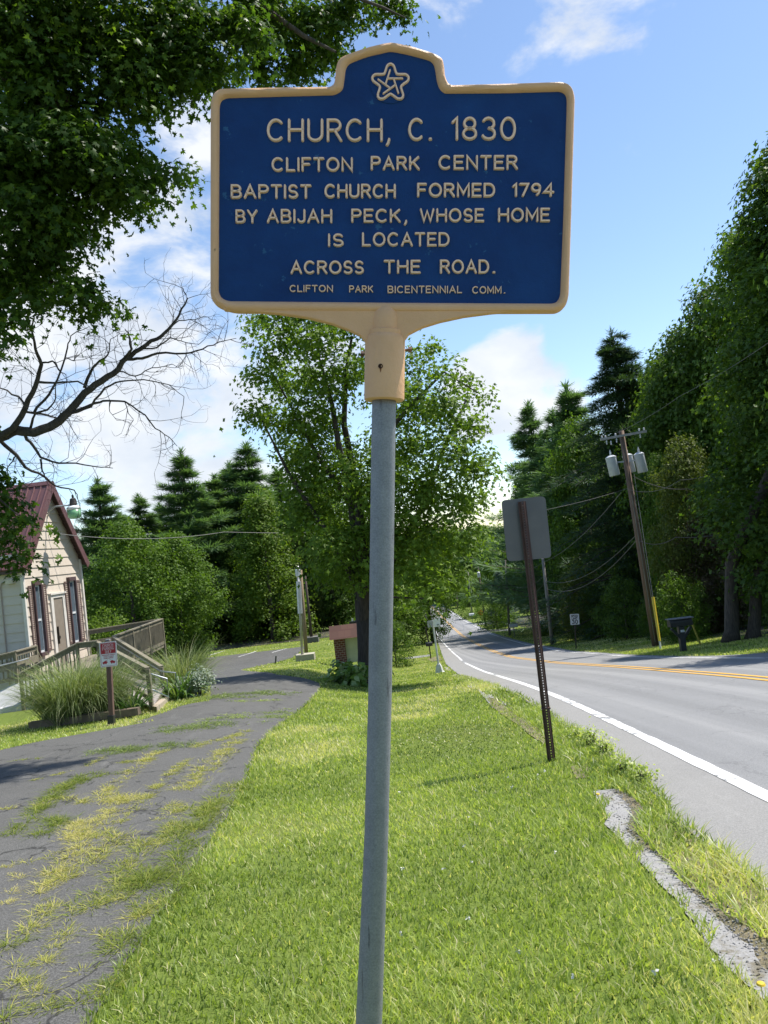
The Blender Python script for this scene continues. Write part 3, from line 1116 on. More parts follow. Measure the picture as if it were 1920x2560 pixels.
for pl in [([(236, 1886), (300, 1878), (380, 1870), (452, 1866)], .22, 26, .11, .08), ([(419, 1830), (480, 1822), (560, 1810)], .25, 26, .12, .12), ([(530, 1800), (620, 1790), (640, 1788)], .2, 10, .1, .3),
           ([(645, 1738), (720, 1732)], .3, 16, .13, .1), ([(520, 1752), (565, 1742), (570, 1738)], .5, 30, .13, .1), ([(660, 1800), (740, 1778)], .2, 12, .1, .2), ([(600, 1757), (700, 1752)], .1, 8, .08, .4)]:
    weed_line(*pl, r, acc)
P, Hh, W, Ln, Ti = [np.concatenate(k) for k in zip(*acc)]
tag(link_mesh('weeds', blades_mesh('weeds', P, Hh * .8, W * 1.2, Ln, Ti, r), GRASSM), 'green grass strips growing across the driveway seams', 'weeds', kind='stuff')

# ------------------------------------------------------------------ stroke lettering
ST = {}


def _arc(cx, cy, rx, ry, a0, a1, n=10):
    return [(cx + rx * math.cos(rad(a0 + (a1 - a0) * i / n)), cy + ry * math.sin(rad(a0 + (a1 - a0) * i / n))) for i in range(n + 1)]


ST['A'] = (.76, [[(0, 0), (.38, 1), (.76, 0)], [(.14, .34), (.62, .34)]])
ST['B'] = (.66, [[(0, 0), (0, 1), (.36, 1)] + _arc(.36, .76, .25, .24, 90, -90, 8) + [(0, .52)], [(.36, .52)] + _arc(.38, .26, .28, .26, 90, -90, 8) + [(0, 0)]])
ST['C'] = (.76, [_arc(.4, .5, .4, .5, 48, 312, 20)])
ST['D'] = (.70, [[(0, 0), (0, 1), (.28, 1)] + _arc(.3, .5, .40, .5, 88, -88, 14) + [(.28, 0), (0, 0)]])
ST['E'] = (.58, [[(.58, 1), (0, 1), (0, 0), (.58, 0)], [(0, .52), (.5, .52)]])
ST['F'] = (.56, [[(.56, 1), (0, 1), (0, 0)], [(0, .52), (.48, .52)]])
ST['G'] = (.78, [_arc(.4, .5, .4, .5, 48, 330, 20) + [(.77, .44), (.45, .44)]])
ST['H'] = (.68, [[(0, 0), (0, 1)], [(.68, 0), (.68, 1)], [(0, .52), (.68, .52)]])
ST['I'] = (.0, [[(0, 0), (0, 1)]])
ST['J'] = (.46, [[(.46, 1), (.46, .24)] + _arc(.23, .24, .23, .24, 0, -170, 10)])
ST['K'] = (.66, [[(0, 0), (0, 1)], [(.62, 1), (0, .38)], [(.22, .6), (.66, 0)]])
ST['L'] = (.54, [[(0, 1), (0, 0), (.54, 0)]])
ST['M'] = (.80, [[(0, 0), (0, 1), (.4, .22), (.8, 1), (.8, 0)]])
ST['N'] = (.68, [[(0, 0), (0, 1), (.68, 0), (.68, 1)]])
ST['O'] = (.82, [_arc(.41, .5, .41, .5, 90, 450, 26)])
ST['P'] = (.62, [[(0, 0), (0, 1), (.34, 1)] + _arc(.35, .74, .27, .26, 90, -90, 10) + [(0, .48)]])
ST['Q'] = (.82, [_arc(.41, .5, .41, .5, 90, 450, 26), [(.5, .25), (.8, 0)]])
ST['R'] = (.66, [[(0, 0), (0, 1), (.34, 1)] + _arc(.35, .75, .27, .25, 90, -90, 10) + [(0, .5)], [(.34, .5), (.66, 0)]])
ST['S'] = (.60, [_arc(.3, .74, .27, .26, 30, 270, 14) + _arc(.3, .24, .29, .24, 90, -150, 14)])
ST['T'] = (.66, [[(0, 1), (.66, 1)], [(.33, 1), (.33, 0)]])
ST['U'] = (.68, [[(0, 1), (0, .32)] + _arc(.34, .32, .34, .32, 180, 360, 14) + [(.68, 1)]])
ST['V'] = (.72, [[(0, 1), (.36, 0), (.72, 1)]])
ST['W'] = (.98, [[(0, 1), (.24, 0), (.49, .85), (.74, 0), (.98, 1)]])
ST['X'] = (.66, [[(0, 0), (.66, 1)], [(0, 1), (.66, 0)]])
ST['Y'] = (.70, [[(0, 1), (.35, .46), (.7, 1)], [(.35, .46), (.35, 0)]])
ST['Z'] = (.62, [[(0, 1), (.62, 1), (0, 0), (.62, 0)]])
ST['0'] = (.62, [_arc(.31, .5, .31, .5, 90, 450, 26)])
ST['1'] = (.20, [[(0, .8), (.2, 1), (.2, 0)]])
ST['3'] = (.58, [_arc(.28, .75, .26, .25, 150, -80, 12), _arc(.28, .26, .29, .26, 85, -155, 14)])
ST['4'] = (.66, [[(.48, 0), (.48, 1), (0, .3), (.66, .3)]])
ST['7'] = (.58, [[(0, 1), (.58, 1), (.2, 0)]])
ST['8'] = (.58, [_arc(.29, .75, .25, .25, 90, 450, 18), _arc(.29, .26, .29, .26, 90, 450, 18)])
ST['9'] = (.58, [_arc(.29, .70, .29, .30, 0, 360, 18), [(.58, .7)] + _arc(.1, .7, .48, .72, -4, -58, 8)])
ST['.'] = (.06, [[(0, 0.02), (.06, 0.02)]])
ST[','] = (.08, [[(.08, .05), (.04, -.12), (-.02, -.22)]])
ST["'"] = (.04, [[(.04, 1), (.02, .8)]])


def word_strokes(word, x0, x1, yb, yt):
    """strokes of a word fitted to a box"""
    hgt = yt - yb
    ws = [ST[c][0] for c in word]
    tot = sum(ws) + .30 * (len(word) - 1)
    gap = .30
    sx = (x1 - x0) / (tot * hgt)
    out, cx = [], 0
    for c, w in zip(word, ws):
        for st in ST[c][1]:
            out.append([(x0 + (cx + x) * hgt * sx, yb + y * hgt) for x, y in st])
        cx += w + gap
    return out


def stroke_solid(mb, pts, w, w0, w1, frame, bev=.3):
    """a raised stroke with rounded ends and chamfered top, as one ribbon per polyline"""
    n = len(pts)
    closed = math.dist(pts[0], pts[-1]) < 1e-6
    P = [Vector((p[0], p[1])) for p in pts]
    L, Rr = [], []
    for i in range(n):
        if closed:
            a, b = P[(i - 1) % (n - 1)], P[(i + 1) % (n - 1)]
            a = P[n - 2] if i in (0, n - 1) else P[i - 1]
            b = P[1] if i in (0, n - 1) else P[i + 1]
        else:
            a, b = P[max(i - 1, 0)], P[min(i + 1, n - 1)]
        d1 = (P[i] - a); d2 = (b - P[i])
        d1 = d1.normalized() if d1.length > 1e-9 else d2.normalized()
        d2 = d2.normalized() if d2.length > 1e-9 else d1
        t = (d1 + d2)
        t = t.normalized() if t.length > 1e-3 else d1
        nrm = Vector((-t.y, t.x))
        n1 = Vector((-d1.y, d1.x))
        k = 1 / max(.45, nrm.dot(n1))
        L.append(nrm * k); Rr.append(-nrm * k)
    vs, fs = [], []
    for i in range(n):
        for s, z in ((1, w0), (1 - bev * .55, w1), (-(1 - bev * .55), w1), (-1, w0)):
            q = P[i] + L[i] * (s * w / 2)
            vs.append(frame(q.x, q.y, z))
    for i in range(n - 1):
        for k in range(3):
            fs.append((i * 4 + k, i * 4 + k + 1, (i + 1) * 4 + k + 1, (i + 1) * 4 + k))
    mb.add(vs, fs)
    if not closed:
        for i, sgn in ((0, -1), (n - 1, 1)):
            t = Vector((L[i].y, -L[i].x)).normalized() * sgn
            nrm = L[i].normalized()
            ev, ef = [], []
            m = 6
            for z, q in ((w0, 1), (w1, 1 - bev * .55)):
                for j in range(m + 1):
                    a = math.pi * j / m
                    p = P[i] + (nrm * math.cos(a) + t * math.sin(a)) * (w / 2 * q)
                    ev.append(frame(p.x, p.y, z))
            ef.append(tuple(range(m + 1, 2 * m + 2)))
            for j in range(m):
                ef.append((j, j + 1, m + 2 + j, m + 1 + j))
            mb.add(ev, ef)


# ------------------------------------------------------------------ the historical marker
SD = 2.5
K = SD / FPX
mk = bpy.data.objects.new('historical_marker', None)
mk.matrix_world = Matrix.Translation(Vector((0, 0, EYE)) + _f * SD) @ CAMROT.to_4x4()
mk.rotation_euler = CAMROT.to_euler()
mk.location = Vector((0, 0, EYE)) + _f * SD
col.objects.link(mk)
tag(mk, 'blue and cream cast metal marker on a leaning grey pole, headed CHURCH, C. 1830', 'historical marker')
sx = lambda x: (500 + .5907 * x - 960) * K
sy = lambda y: (1280 - (80 + .5907 * y)) * K
uv = lambda pts: [(sx(x), sy(y)) for x, y in pts]
fpx = lambda x, y: ((x - 960) * K, (1280 - y) * K)

OUT = [(51, 330), (55, 290), (70, 264), (98, 250), (300, 246), (540, 243), (561, 237), (572, 222), (577, 190), (580, 160), (590, 130), (615, 110), (700, 80), (760, 65), (805, 57),
       (850, 63), (920, 80), (1000, 108), (1022, 125), (1030, 160), (1034, 195), (1048, 226), (1075, 235), (1300, 229), (1520, 222), (1555, 232), (1573, 256), (1580, 300),
       (1565, 800), (1555, 1105), (1546, 1150), (1528, 1175), (1495, 1187), (800, 1188), (165, 1186), (110, 1175), (66, 1150), (50, 1105)]
INN = [(85, 335), (88, 310), (98, 294), (125, 285), (300, 280), (560, 273), (590, 262), (606, 243), (612, 205), (617, 168), (628, 146), (648, 134), (710, 111), (765, 98), (805, 90),
       (848, 96), (905, 109), (970, 128), (988, 145), (996, 175), (1002, 215), (1016, 250), (1042, 266), (1300, 264), (1510, 258), (1534, 264), (1547, 280), (1550, 315),
       (1535, 800), (1523, 1105), (1517, 1130), (1505, 1146), (1480, 1152), (800, 1148), (135, 1142), (108, 1136), (90, 1122), (81, 1095)]


def densify(pts, k=3, jit=0, seed=0):
    """Catmull-Rom through a closed outline"""
    r_ = random.Random(seed)
    n = len(pts)
    o = []
    for i in range(n):
        p0, p1, p2, p3 = [Vector(pts[(i + j) % n]) for j in (-1, 0, 1, 2)]
        for q in range(k):
            t = q / k
            # straight for long runs, curved for short ones
            if (p2 - p1).length > 150:
                p = p1.lerp(p2, t)
            else:
                m1 = (p2 - p0) * .5; m2 = (p3 - p1) * .5
                lim = (p2 - p1).length
                m1 = m1 if m1.length < lim else m1.normalized() * lim
                m2 = m2 if m2.length < lim else m2.normalized() * lim
                p = p1 * (2 * t ** 3 - 3 * t * t + 1) + m1 * (t ** 3 - 2 * t * t + t) + p2 * (-2 * t ** 3 + 3 * t * t) + m2 * (t ** 3 - t * t)
            o.append((p.x + r_.uniform(-jit, jit), p.y + r_.uniform(-jit, jit)))
    return o


def painted(name, c1, c2, scale, chips, chip_c, rough):
    m, nt, b = newmat(name)
    v = coords(nt, 'Object')
    c = ramp(nt, noise(nt, scale, 6, .6, v), [(.3, c1), (.7, c2)])
    f = noise(nt, 17, 6, .7, v)
    c = mixc(nt, ramp(nt, f, [(chips, (0, 0, 0)), (chips + .025, (1, 1, 1))]), c, chip_c)
    nt.links.new(c, b.inputs['Base Color'])
    b.inputs['Roughness'].default_value = rough
    b.inputs['Specular IOR Level'].default_value = .22
    bump(nt, b, noise(nt, 38, 7, .7, v), .55, .007)
    return m


BLUE = painted('blue_paint', (.0065, .050, .180), (.004, .032, .130), 5, .645, (.025, .10, .22), .6)
CREAM = painted('cream_paint', (.76, .455, .245), (.70, .41, .215), 9, .70, (.36, .22, .11), .5)
CREAM2 = painted('cream_letter_paint', (.95, .66, .46), (.88, .60, .41), 60, .72, (.40, .33, .25), .55)

o2, i2 = densify(uv(OUT), 4), densify(uv(INN), 4)
LK = 150 * .5907 * K


def densify_uv(pts, k):
    q = densify(pts, k)
    return [(sx(x), sy(y)) for x, y in q]


o2, i2 = densify_uv(OUT, 4), densify_uv(INN, 4)
mb = MB(); mb.prism(o2, -.011, .006)
mb.build('panel', BLUE, mk, True, False)
# the raised rim: rounded section lofted between outer and inner outlines
mb = MB()
n = len(o2)
prof = [(0, -.0135), (0.0, .010), (.12, .0195), (.42, .0225), (.72, .0195), (.95, .010), (1.0, .0065)]
vs, fs = [], []
jr = random.Random(3)
for q, w in prof:
    for a, b in zip(o2, i2):
        e = (Vector(a) - Vector(b)).normalized() * .0022 if q == 0 else Vector((0, 0))
        vs.append((a[0] + (b[0] - a[0]) * q + e.x, a[1] + (b[1] - a[1]) * q + e.y, w + (jr.uniform(-.0007, .0007) if .05 < q < .9 else 0)))
for k in range(len(prof) - 1):
    for i in range(n):
        j = (i + 1) % n
        fs.append((k * n + i, k * n + j, (k + 1) * n + j, (k + 1) * n + i))
# back band
vs += [(b[0], b[1], -.0135) for b in i2]
o_ = len(prof) * n
for i in range(n):
    j = (i + 1) % n
    fs.append((j, i, o_ + i, o_ + j))
mb.add(vs, fs)
mb.build('rim', CREAM, mk, True, 'auto')
# bracket under the panel
br = [(560, 778), (625, 781), (700, 787), (770, 797), (830, 812), (875, 829), (903, 843), (913, 856), (916, 880), (1008, 880), (1012, 852), (1022, 838), (1055, 821), (1100, 807), (1160, 794), (1230, 785), (1300, 780), (1385, 777), (1385, 762), (560, 762)]
mb = MB(); mb.prism([fpx(*p) for p in br], -.0135, .0165)
mb.build('bracket', CREAM, mk, True, False, .005, 3)
# socket: collar with ring and rounded dome
mb = MB()
RX = Matrix.Rotation(rad(90), 3, 'X')       # lathe axis z -> -y ... local y
rot = Matrix.Rotation(rad(-90), 3, 'X')
cx0, cy0 = fpx(960.5, 1001)
tilt = Matrix.Rotation(rad(-.8), 3, 'Z')
h = lambda py: (1001 - py) * K
mb.lathe([(.0605, 0.0), (.0655, .004), (.0655, h(850)), (.0625, h(842)), (.058, h(838)), (.058, h(828)), (.047, h(825)), (.0475, h(800)), (.044, h(782)), (.035, h(768)), (.022, h(760)), (.006, h(757))],
         (cx0, cy0, -.012), 36, tilt @ rot)
mb.build('socket', CREAM, mk, True, 'auto')
HOLE = M('rusty_hole', (.05, .018, .008), (.02, .008, .005), 30, .9)
mb = MB(); hx, hy = fpx(951.5, 923)
mb.lathe([(.0075, 0), (.0075, .0035), (.0045, .0035), (.0045, .001)], (hx, hy, .0515), 16)
mb.build('bolt_hole', HOLE, mk, True)
mb = MB(); mb.add([(hx - .003, hy - .006, .0537), (hx + .003, hy - .006, .0537), (hx + .0012, hy - .017, .0536), (hx, hy - .021, .0536)], [(0, 3, 2, 1)])
mb.build('rust_streak', M('rust_streak', (.22, .085, .03), (.16, .06, .02), 40, .9), mk, True)
GALV = M('galvanised_steel', (.235, .255, .28), (.165, .185, .21), 14, .55, .35, .25, 120, (3, 3, .7))
bolt = MB()
(ax, ay), (bx, by) = fpx(902, 877), fpx(1031, 866)
bolt.tube([(ax, ay, -.05), (bx, by, -.05)], .0045, 8)
bolt.lathe([(.010, -.006), (.010, .006)], (ax + .004, ay, -.05), 6, Matrix.Rotation(rad(90), 3, 'Y'))
bolt.lathe([(.010, -.006), (.010, .006)], (bx - .006, by, -.05), 6, Matrix.Rotation(rad(90), 3, 'Y'))
bolt.build('clamp_bolt', M('rusty_steel', (.20, .15, .13), (.11, .07, .055), 60, .7, .4), mk, True)


def pole_material():
    m, nt, b = newmat('weathered_galvanised_pole')
    v = coords(nt, 'Object')
    c = ramp(nt, noise(nt, 26, 7, .65, v), [(.3, (.19, .20, .213)), (.7, (.268, .28, .293))])
    vs_ = coords(nt, 'Object', (30, 3.2, 30))
    st = noise(nt, 1.5, 4, .6, vs_)
    c = mixc(nt, ramp(nt, st, [(.655, (0, 0, 0)), (.70, (.75, .75, .75))]), c, (.055, .055, .06))
    g = noise(nt, 190, 2, .6, v)
    c = mixc(nt, .28, c, ramp(nt, g, [(.35, (.13, .142, .158)), (.7, (.40, .42, .44))]))
    nt.links.new(c, b.inputs['Base Color'])
    b.inputs['Metallic'].default_value = .25
    b.inputs['Roughness'].default_value = .6
    bump(nt, b, g, .25, .003)
    return m


pp = [(960.5, 990, 30), (958, 1120, 30.2), (956, 1273, 30.2), (953, 1500, 30), (950, 1736, 29.6), (941, 2083, 30), (932, 2314, 31), (922, 2560, 33), (910, 2800, 34), (903, 2950, 34)]
mb = MB()
pts, rr = [], []
for i in range(len(pp) - 1):
    for q in range(4):
        t = q / 4
        a, b = pp[i], pp[i + 1]
        x, y, w = [a[k] + (b[k] - a[k]) * t for k in range(3)]
        u_, v_ = fpx(x, y)
        pts.append((u_, v_, -.012 + .02 * max(0, (y - 1700) / 1000))); rr.append(w * K)
mb.tube(pts, rr, 32)
mb.build('pole', pole_material(), mk, True, True)

fr = lambda u, v, w: (u, v, w)
LINES = [
    (12.5, [('CHURCH', 290, 768, 373, 471), (',', 793, 800, 373, 471), ('C', 886, 943, 370, 467), ('.', 972, 976, 370, 467), ('1830', 1068, 1330, 365, 465)]),
    (10.5, [('CLIFTON', 309, 643, 536, 597), ('PARK', 727, 925, 531, 591), ('CENTER', 1013, 1339, 527, 589)]),
    (10.8, [('BAPTIST', 137, 468, 650, 711), ('CHURCH', 532, 824, 648, 709), ('FORMED', 923, 1243, 644, 705), ('1794', 1324, 1492, 644, 703)]),
    (10.2, [('BY', 157, 241, 756, 815), ('ABIJAH', 289, 556, 754, 814), ('PECK', 645, 845, 753, 812), (',', 868, 872, 752, 812), ('WHOSE', 934, 1197, 751, 810), ('HOME', 1264, 1474, 749, 809)]),
    (10.2, [('IS', 547, 605, 857, 914), ('LOCATED', 690, 1051, 852, 912)]),
    (10.4, [('ACROSS', 389, 690, 971, 1029), ('THE', 782, 929, 968, 1027), ('ROAD', 1019, 1218, 967, 1027), ('.', 1240, 1244, 967, 1027)]),
    (5.2, [('CLIFTON', 383, 561, 1074, 1104), ('PARK', 634, 731, 1076, 1106), ('BICENTENNIAL', 796, 1106, 1077, 1109), ('COMM', 1153, 1272, 1079, 1111), ('.', 1286, 1288, 1079, 1111)]),
]
for w, words in LINES:
    todo = []
    for wd, x0, x1, yt, yb in words:
        if wd in ('.', ',') and todo:
            todo[-1].append((wd, x0, x1, yt, yb))
        else:
            todo.append([(wd, x0, x1, yt, yb)])
    for grp in todo:                         # one raised word each, with its comma or stop
        mb = MB()
        for wd, x0, x1, yt, yb in grp:
            for st in word_strokes(wd, sx(x0), sx(x1), sy(yb - w / 2), sy(yt + w / 2)):
                stroke_solid(mb, st, w * .5907 * K, .0055, .0055 + (.009 if w > 6 else .0065), fr, .7)
        mb.build('word', CREAM2, mk, True)
# star emblem of looping ribbons on a raised disc
ecx, ecy, er = 806, 218, 1.0
disc = MB()
disc.lathe([(86 * .5907 * K, 0), (86 * .5907 * K, .002), (82 * .5907 * K, .003)], (sx(ecx), sy(ecy + 4), .0058), 40)
em = disc.build('emblem', BLUE, mk, True)
mb = MB()


def epol(r_, a):
    return (sx(ecx + r_ * math.cos(rad(a))), sy(ecy + 6 - r_ * math.sin(rad(a))))


sw = 10.5 * .5907 * K
loop = []
for k in range(5):
    a = 90 + 72 * k
    loop += [epol(73, a - 11), epol(80, a), epol(73, a + 11), epol(56, a + 22), epol(47, a + 36), epol(56, a + 50)]
ld = densify(loop + [], 4)
ld = [tuple(p) for p in ld]
stroke_solid(mb, ld + [ld[0]], sw, .0085, .0155, fr, .7)
for k in range(5):
    # five bars that pass each other like a pinwheel round a blue star
    p, q = Vector(epol(60, 90 + 72 * k)), Vector(epol(60, 90 + 72 * k + 144))
    stroke_solid(mb, [tuple(p.lerp(q, t)) for t in (.06, .33, .60)], sw * .78, .0085, .0148, fr, .7)
mb.build('star', CREAM2, em, True)

# ------------------------------------------------------------------ brown sign post with the back of a traffic sign
STEEL_BR = M('brown_steel_post', (.075, .036, .028), (.048, .023, .019), 12, .6, .1, .3, 60)
ALU = M('sign_back_aluminium', (.135, .135, .132), (.11, .112, .113), 3, .5, .4, .15, 40)
g0 = G(1378, 1902)
D1 = g0.y


def flatpt(px, py, d, off=0):
    p = A(px, py, d)
    return Vector((p.x, p.y + off, p.z))


sp = thing('traffic_sign', 'back of a rounded grey traffic sign on a brown perforated steel post', 'traffic sign', g0)
corners = [(1253, 1251), (1363, 1240), (1379, 1394), (1268, 1404)]
cs = [A(x, y, D1 + .04) for x, y in corners]


def rounded(c, rr=.05, n=6):
    o = []
    m = len(c)
    for i in range(m):
        p, a, b = c[i], c[i - 1], c[(i + 1) % m]
        da, db = (a - p).normalized() * rr, (b - p).normalized() * rr
        for k in range(n + 1):
            t = k / n
            o.append((p + da) * (1 - t) ** 2 + p * 2 * t * (1 - t) + (p + db) * t * t)
    return o


def plate(c, th, name, mat, parent, rr=.05, label=None, off=Vector((0, 0, 0))):
    o = [p + off for p in rounded(c, rr)]
    nrm = (o[8] - o[0]).cross(o[-8] - o[0]).normalized()
    if nrm.y > 0:
        nrm = -nrm
    m = MB()
    n = len(o)
    m.add([p + nrm * th / 2 for p in o] + [p - nrm * th / 2 for p in o],
          [tuple(range(n)), tuple(range(2 * n - 1, n - 1, -1))] + [(i, n + i, n + (i + 1) % n, (i + 1) % n) for i in range(n)])
    return m.build(name, mat, parent, label=label), nrm


plate(cs, .004, 'sign_plate', ALU, sp, .055)
# hat-section post with a row of holes
top = A(1304, 1254, D1)
bot = A(1379, 1906, D1)
bot = bot - Vector((0, 0, .15))
mb = MB()
dv = (top - bot).normalized()
sd_ = Vector((0, 1, 0)).cross(dv).normalized() * -1
sd_ = dv.cross(Vector((0, -1, 0))).normalized()
fw = Vector((0, -1, 0))
L_ = (top - bot).length


def ppt(x, w, l):
    return bot + sd_ * x + fw * w + dv * l


def pbox(m, x0, x1, w0, w1, l0, l1):
    m.add([ppt(x, w, l) for x in (x0, x1) for w in (w0, w1) for l in (l0, l1)], [(0, 1, 3, 2), (4, 6, 7, 5), (0, 4, 5, 1), (2, 3, 7, 6), (0, 2, 6, 4), (1, 5, 7, 3)])


# hat section: two flanges, two slanting sides, and a web punched with holes all the way through
for sg in (-1, 1):
    pbox(mb, sg * .030, sg * .046, .008, .012, 0, L_)
    sec = [(sg * .030, .012), (sg * .019, .040), (sg * .016, .040), (sg * .027, .0085)]
    mb.add([ppt(x, w, 0) for x, w in sec] + [ppt(x, w, L_) for x, w in sec], [(i, (i + 1) % 4, 4 + (i + 1) % 4, 4 + i) for i in range(4)] + [(3, 2, 1, 0), (4, 5, 6, 7)])
    pbox(mb, sg * .0065, sg * .0165, .036, .0405, 0, L_)
l = .0
while l < L_:
    pbox(mb, -.0067, .0067, .0362, .0403, l, min(L_, l + .016))
    l += .030
mb.build('post', STEEL_BR, sp)
mb = MB()
for q in (.05, .62):
    mb = MB()
    c = top - dv * q + fw * .042
    mb.lathe([(.011, 0), (.011, .006), (.006, .006), (.006, .014)], c, 6, Matrix.Rotation(rad(90), 3, 'X'))
    mb.build('bolt', M('rusty_steel', (.2, .15, .13)), sp)
mb = MB()
c = bot + dv * (L_ * .245)
mb.beam(c - sd_ * .048 + fw * .026, c + sd_ * .048 + fw * .026, .05, .018)
mb.build('splice_band', STEEL_BR, sp)

# ------------------------------------------------------------------ flat lettering on signs


def face_frame(c, th=0.0):
    """maps (u, v) in 0..1 over a quad (tl, tr, br, bl) to points, w metres proud"""
    nrm = (c[1] - c[0]).cross(c[3] - c[0]).normalized()
    if nrm.y > 0:
        nrm = -nrm

    def f(u, v, w):
        a = c[0].lerp(c[1], u); b = c[3].lerp(c[2], u)
        return a.lerp(b, v) + nrm * (w + th)
    return f


def flat_text(mb, f, text, u0, u1, v0, v1, sw, asp):
    """text in face coordinates; v grows downward; sw stroke width as a share of the face width, asp = height/width of the face"""
    words = text.split(' ')
    tot = sum(sum(ST[c][0] for c in w) + .3 * (len(w) - 1) for w in words) + .75 * (len(words) - 1)
    hh = (v1 - v0) * asp
    k = (u1 - u0) / tot
    x = u0
    for w in words:
        wl_ = (sum(ST[c][0] for c in w) + .3 * (len(w) - 1)) * k
        for st in word_strokes(w, x, x + wl_, 0, hh):
            stroke_solid(mb, st, sw, 0, .0004, lambda a, b, z: f(a, v1 - b / asp, .0005 + z), .05)
        x += wl_ + .75 * k


def sheet(mb, f, pts, w):
    mb.add([f(u, v, w) for u, v in pts], [tuple(range(len(pts)))])


def rrect(u0, v0, u1, v1, ru, rv, n=5):
    o = []
    for cx_, cy_, a0 in ((u1 - ru, v0 + rv, -90), (u1 - ru, v1 - rv, 0), (u0 + ru, v1 - rv, 90), (u0 + ru, v0 + rv, 180)):
        for i in range(n + 1):
            a = rad(a0 + 90 * i / n)
            o.append((cx_ + ru * math.cos(a), cy_ + rv * math.sin(a)))
    return o


SWHITE = M('sign_white', (.78, .78, .77), (.72, .72, .71), 3, .45)
SRED = M('sign_red', (.42, .022, .035), (.36, .02, .03), 4, .45)
SBLACK = M('sign_black', (.02, .02, .022), (.03, .03, .03), 4, .5)
REDWOOD = M('weathered_red_post', (.19, .115, .085), (.10, .055, .042), 6, .9, 0, .7, 30, (6, 6, .5))

gp = G(279, 1812)
pk = thing('parking_sign', 'red and white CHURCH PARKING ONLY sign on a weathered wooden post', 'parking sign', gp)
DP = gp.y
pc = [A(247.5, 1607, DP - .06), A(290.5, 1602, DP - .06), A(294, 1664, DP - .06), A(252, 1669, DP - .06)]
mb = MB()
pb, pt_ = gp + Vector((0, 0, -.2)), A(270, 1601.5, DP)
mb.beam(pb, pt_, .095, .095, (0, 1, 0))
mb.build('post', REDWOOD, pk, False, False, .006)
mb = MB(); mb.beam(pt_ + Vector((0, 0, .002)), pt_ + Vector((0, 0, .03)), .08, .08, (0, 1, 0)); mb.build('post_cap', M('lead_cap', (.25, .25, .26)), pk)
mb = MB(); mb.beam(gp + Vector((0, 0, -.05)), gp.lerp(pt_, .115), .125, .125, (0, 1, 0)); mb.build('post_base', SBLACK, pk, False, False, .006)
plate(pc, .004, 'sign_plate', SWHITE, pk, .03)
F = face_frame(pc, .0025)
ro = rrect(.045, .03, .955, .97, .07, .047); ri = rrect(.062, .042, .938, .958, .06, .04)
vs = [F(u, v, .0007) for u, v in ro + ri]
nn = len(ro)
mb = MB(); mb.add(vs, [(i, (i + 1) % nn, nn + (i + 1) % nn, nn + i) for i in range(nn)])
mb.build('border_line', SRED, pk)
cn = rrect(.075, .052, .925, .9, .055, .037)
mb = MB(); sheet(mb, F, cn[18:24] + cn[0:6] + [(.925, .475), (.075, .475)], .0008)
mb.build('red_panel', SRED, pk)
ap = 1.48
mb = MB()
flat_text(mb, lambda u, v, w: F(u, v, w + .0006), 'CHURCH', .2, .80, .085, .195, .016, ap)
flat_text(mb, lambda u, v, w: F(u, v, w + .0006), 'PARKING', .17, .83, .215, .325, .016, ap)
flat_text(mb, lambda u, v, w: F(u, v, w + .0006), 'ONLY', .33, .67, .345, .455, .016, ap)
mb.build('white_lettering', SWHITE, pk)
mb = MB()
flat_text(mb, F, 'UNAUTHORIZED VEHICLES', .13, .87, .51, .545, .012, ap)
flat_text(mb, F, 'TOWED AT VEHICLE', .2, .8, .575, .61, .012, ap)
flat_text(mb, F, "OWNER'S EXPENSE", .22, .78, .64, .675, .012, ap)
mb.build('red_lettering', SRED, pk)
for u0, fl in ((.13, 1), (.87, -1)):           # two little tow-truck pictograms facing each other
    mb = MB()
    q = lambda a, b: (u0 + fl * a, b)
    sheet(mb, F, [q(0, .86), q(0, .80), q(.08, .785), q(.13, .765), q(.24, .77), q(.30, .80), q(.30, .83), q(.2, .86)][::fl], .0009)
    sheet(mb, F, [q(.10, .765), q(.33, .715), q(.335, .722), q(.13, .78)][::fl], .0010)
    for cx_ in (.07, .20):
        o = [(u0 + fl * cx_ + .045 * math.cos(a), .86 + .03 * math.sin(a)) for a in [i * math.pi / 6 for i in range(12)]]
        sheet(mb, F, o, .0011)
    mb.build('tow_truck_symbol', SRED, pk)

# ------------------------------------------------------------------ church
ch_y0, ch_y1 = 25.0, 29.2
c0 = A(70, 1600, ch_y0); c1 = A(217, 1602, ch_y1)
tdir = Vector((c1.x - c0.x, c1.y - c0.y, 0)); GW = tdir.length; tdir.normalize()
ndir = Vector((tdir.y, -tdir.x, 0))             # outward from the gable, towards the road
FLOOR = EYE - 2.93
LOW = Hf(c0.x, c0.y) - .6
CH0 = Vector((c0.x, c0.y, FLOOR))


def CW(t, n, z):
    """church frame: along the gable, outward, above the floor"""
    return CH0 + tdir * t + ndir * n + Vector((0, 0, z))


def on_gable(px, py, n=0.0):
    r_ = ray(px, py)
    o = Vector((0, 0, EYE))
    d = (CH0 + ndir * n - o).dot(ndir) / r_.dot(ndir)
    p = o + r_ * d - CH0
    return p.dot(tdir), p.z


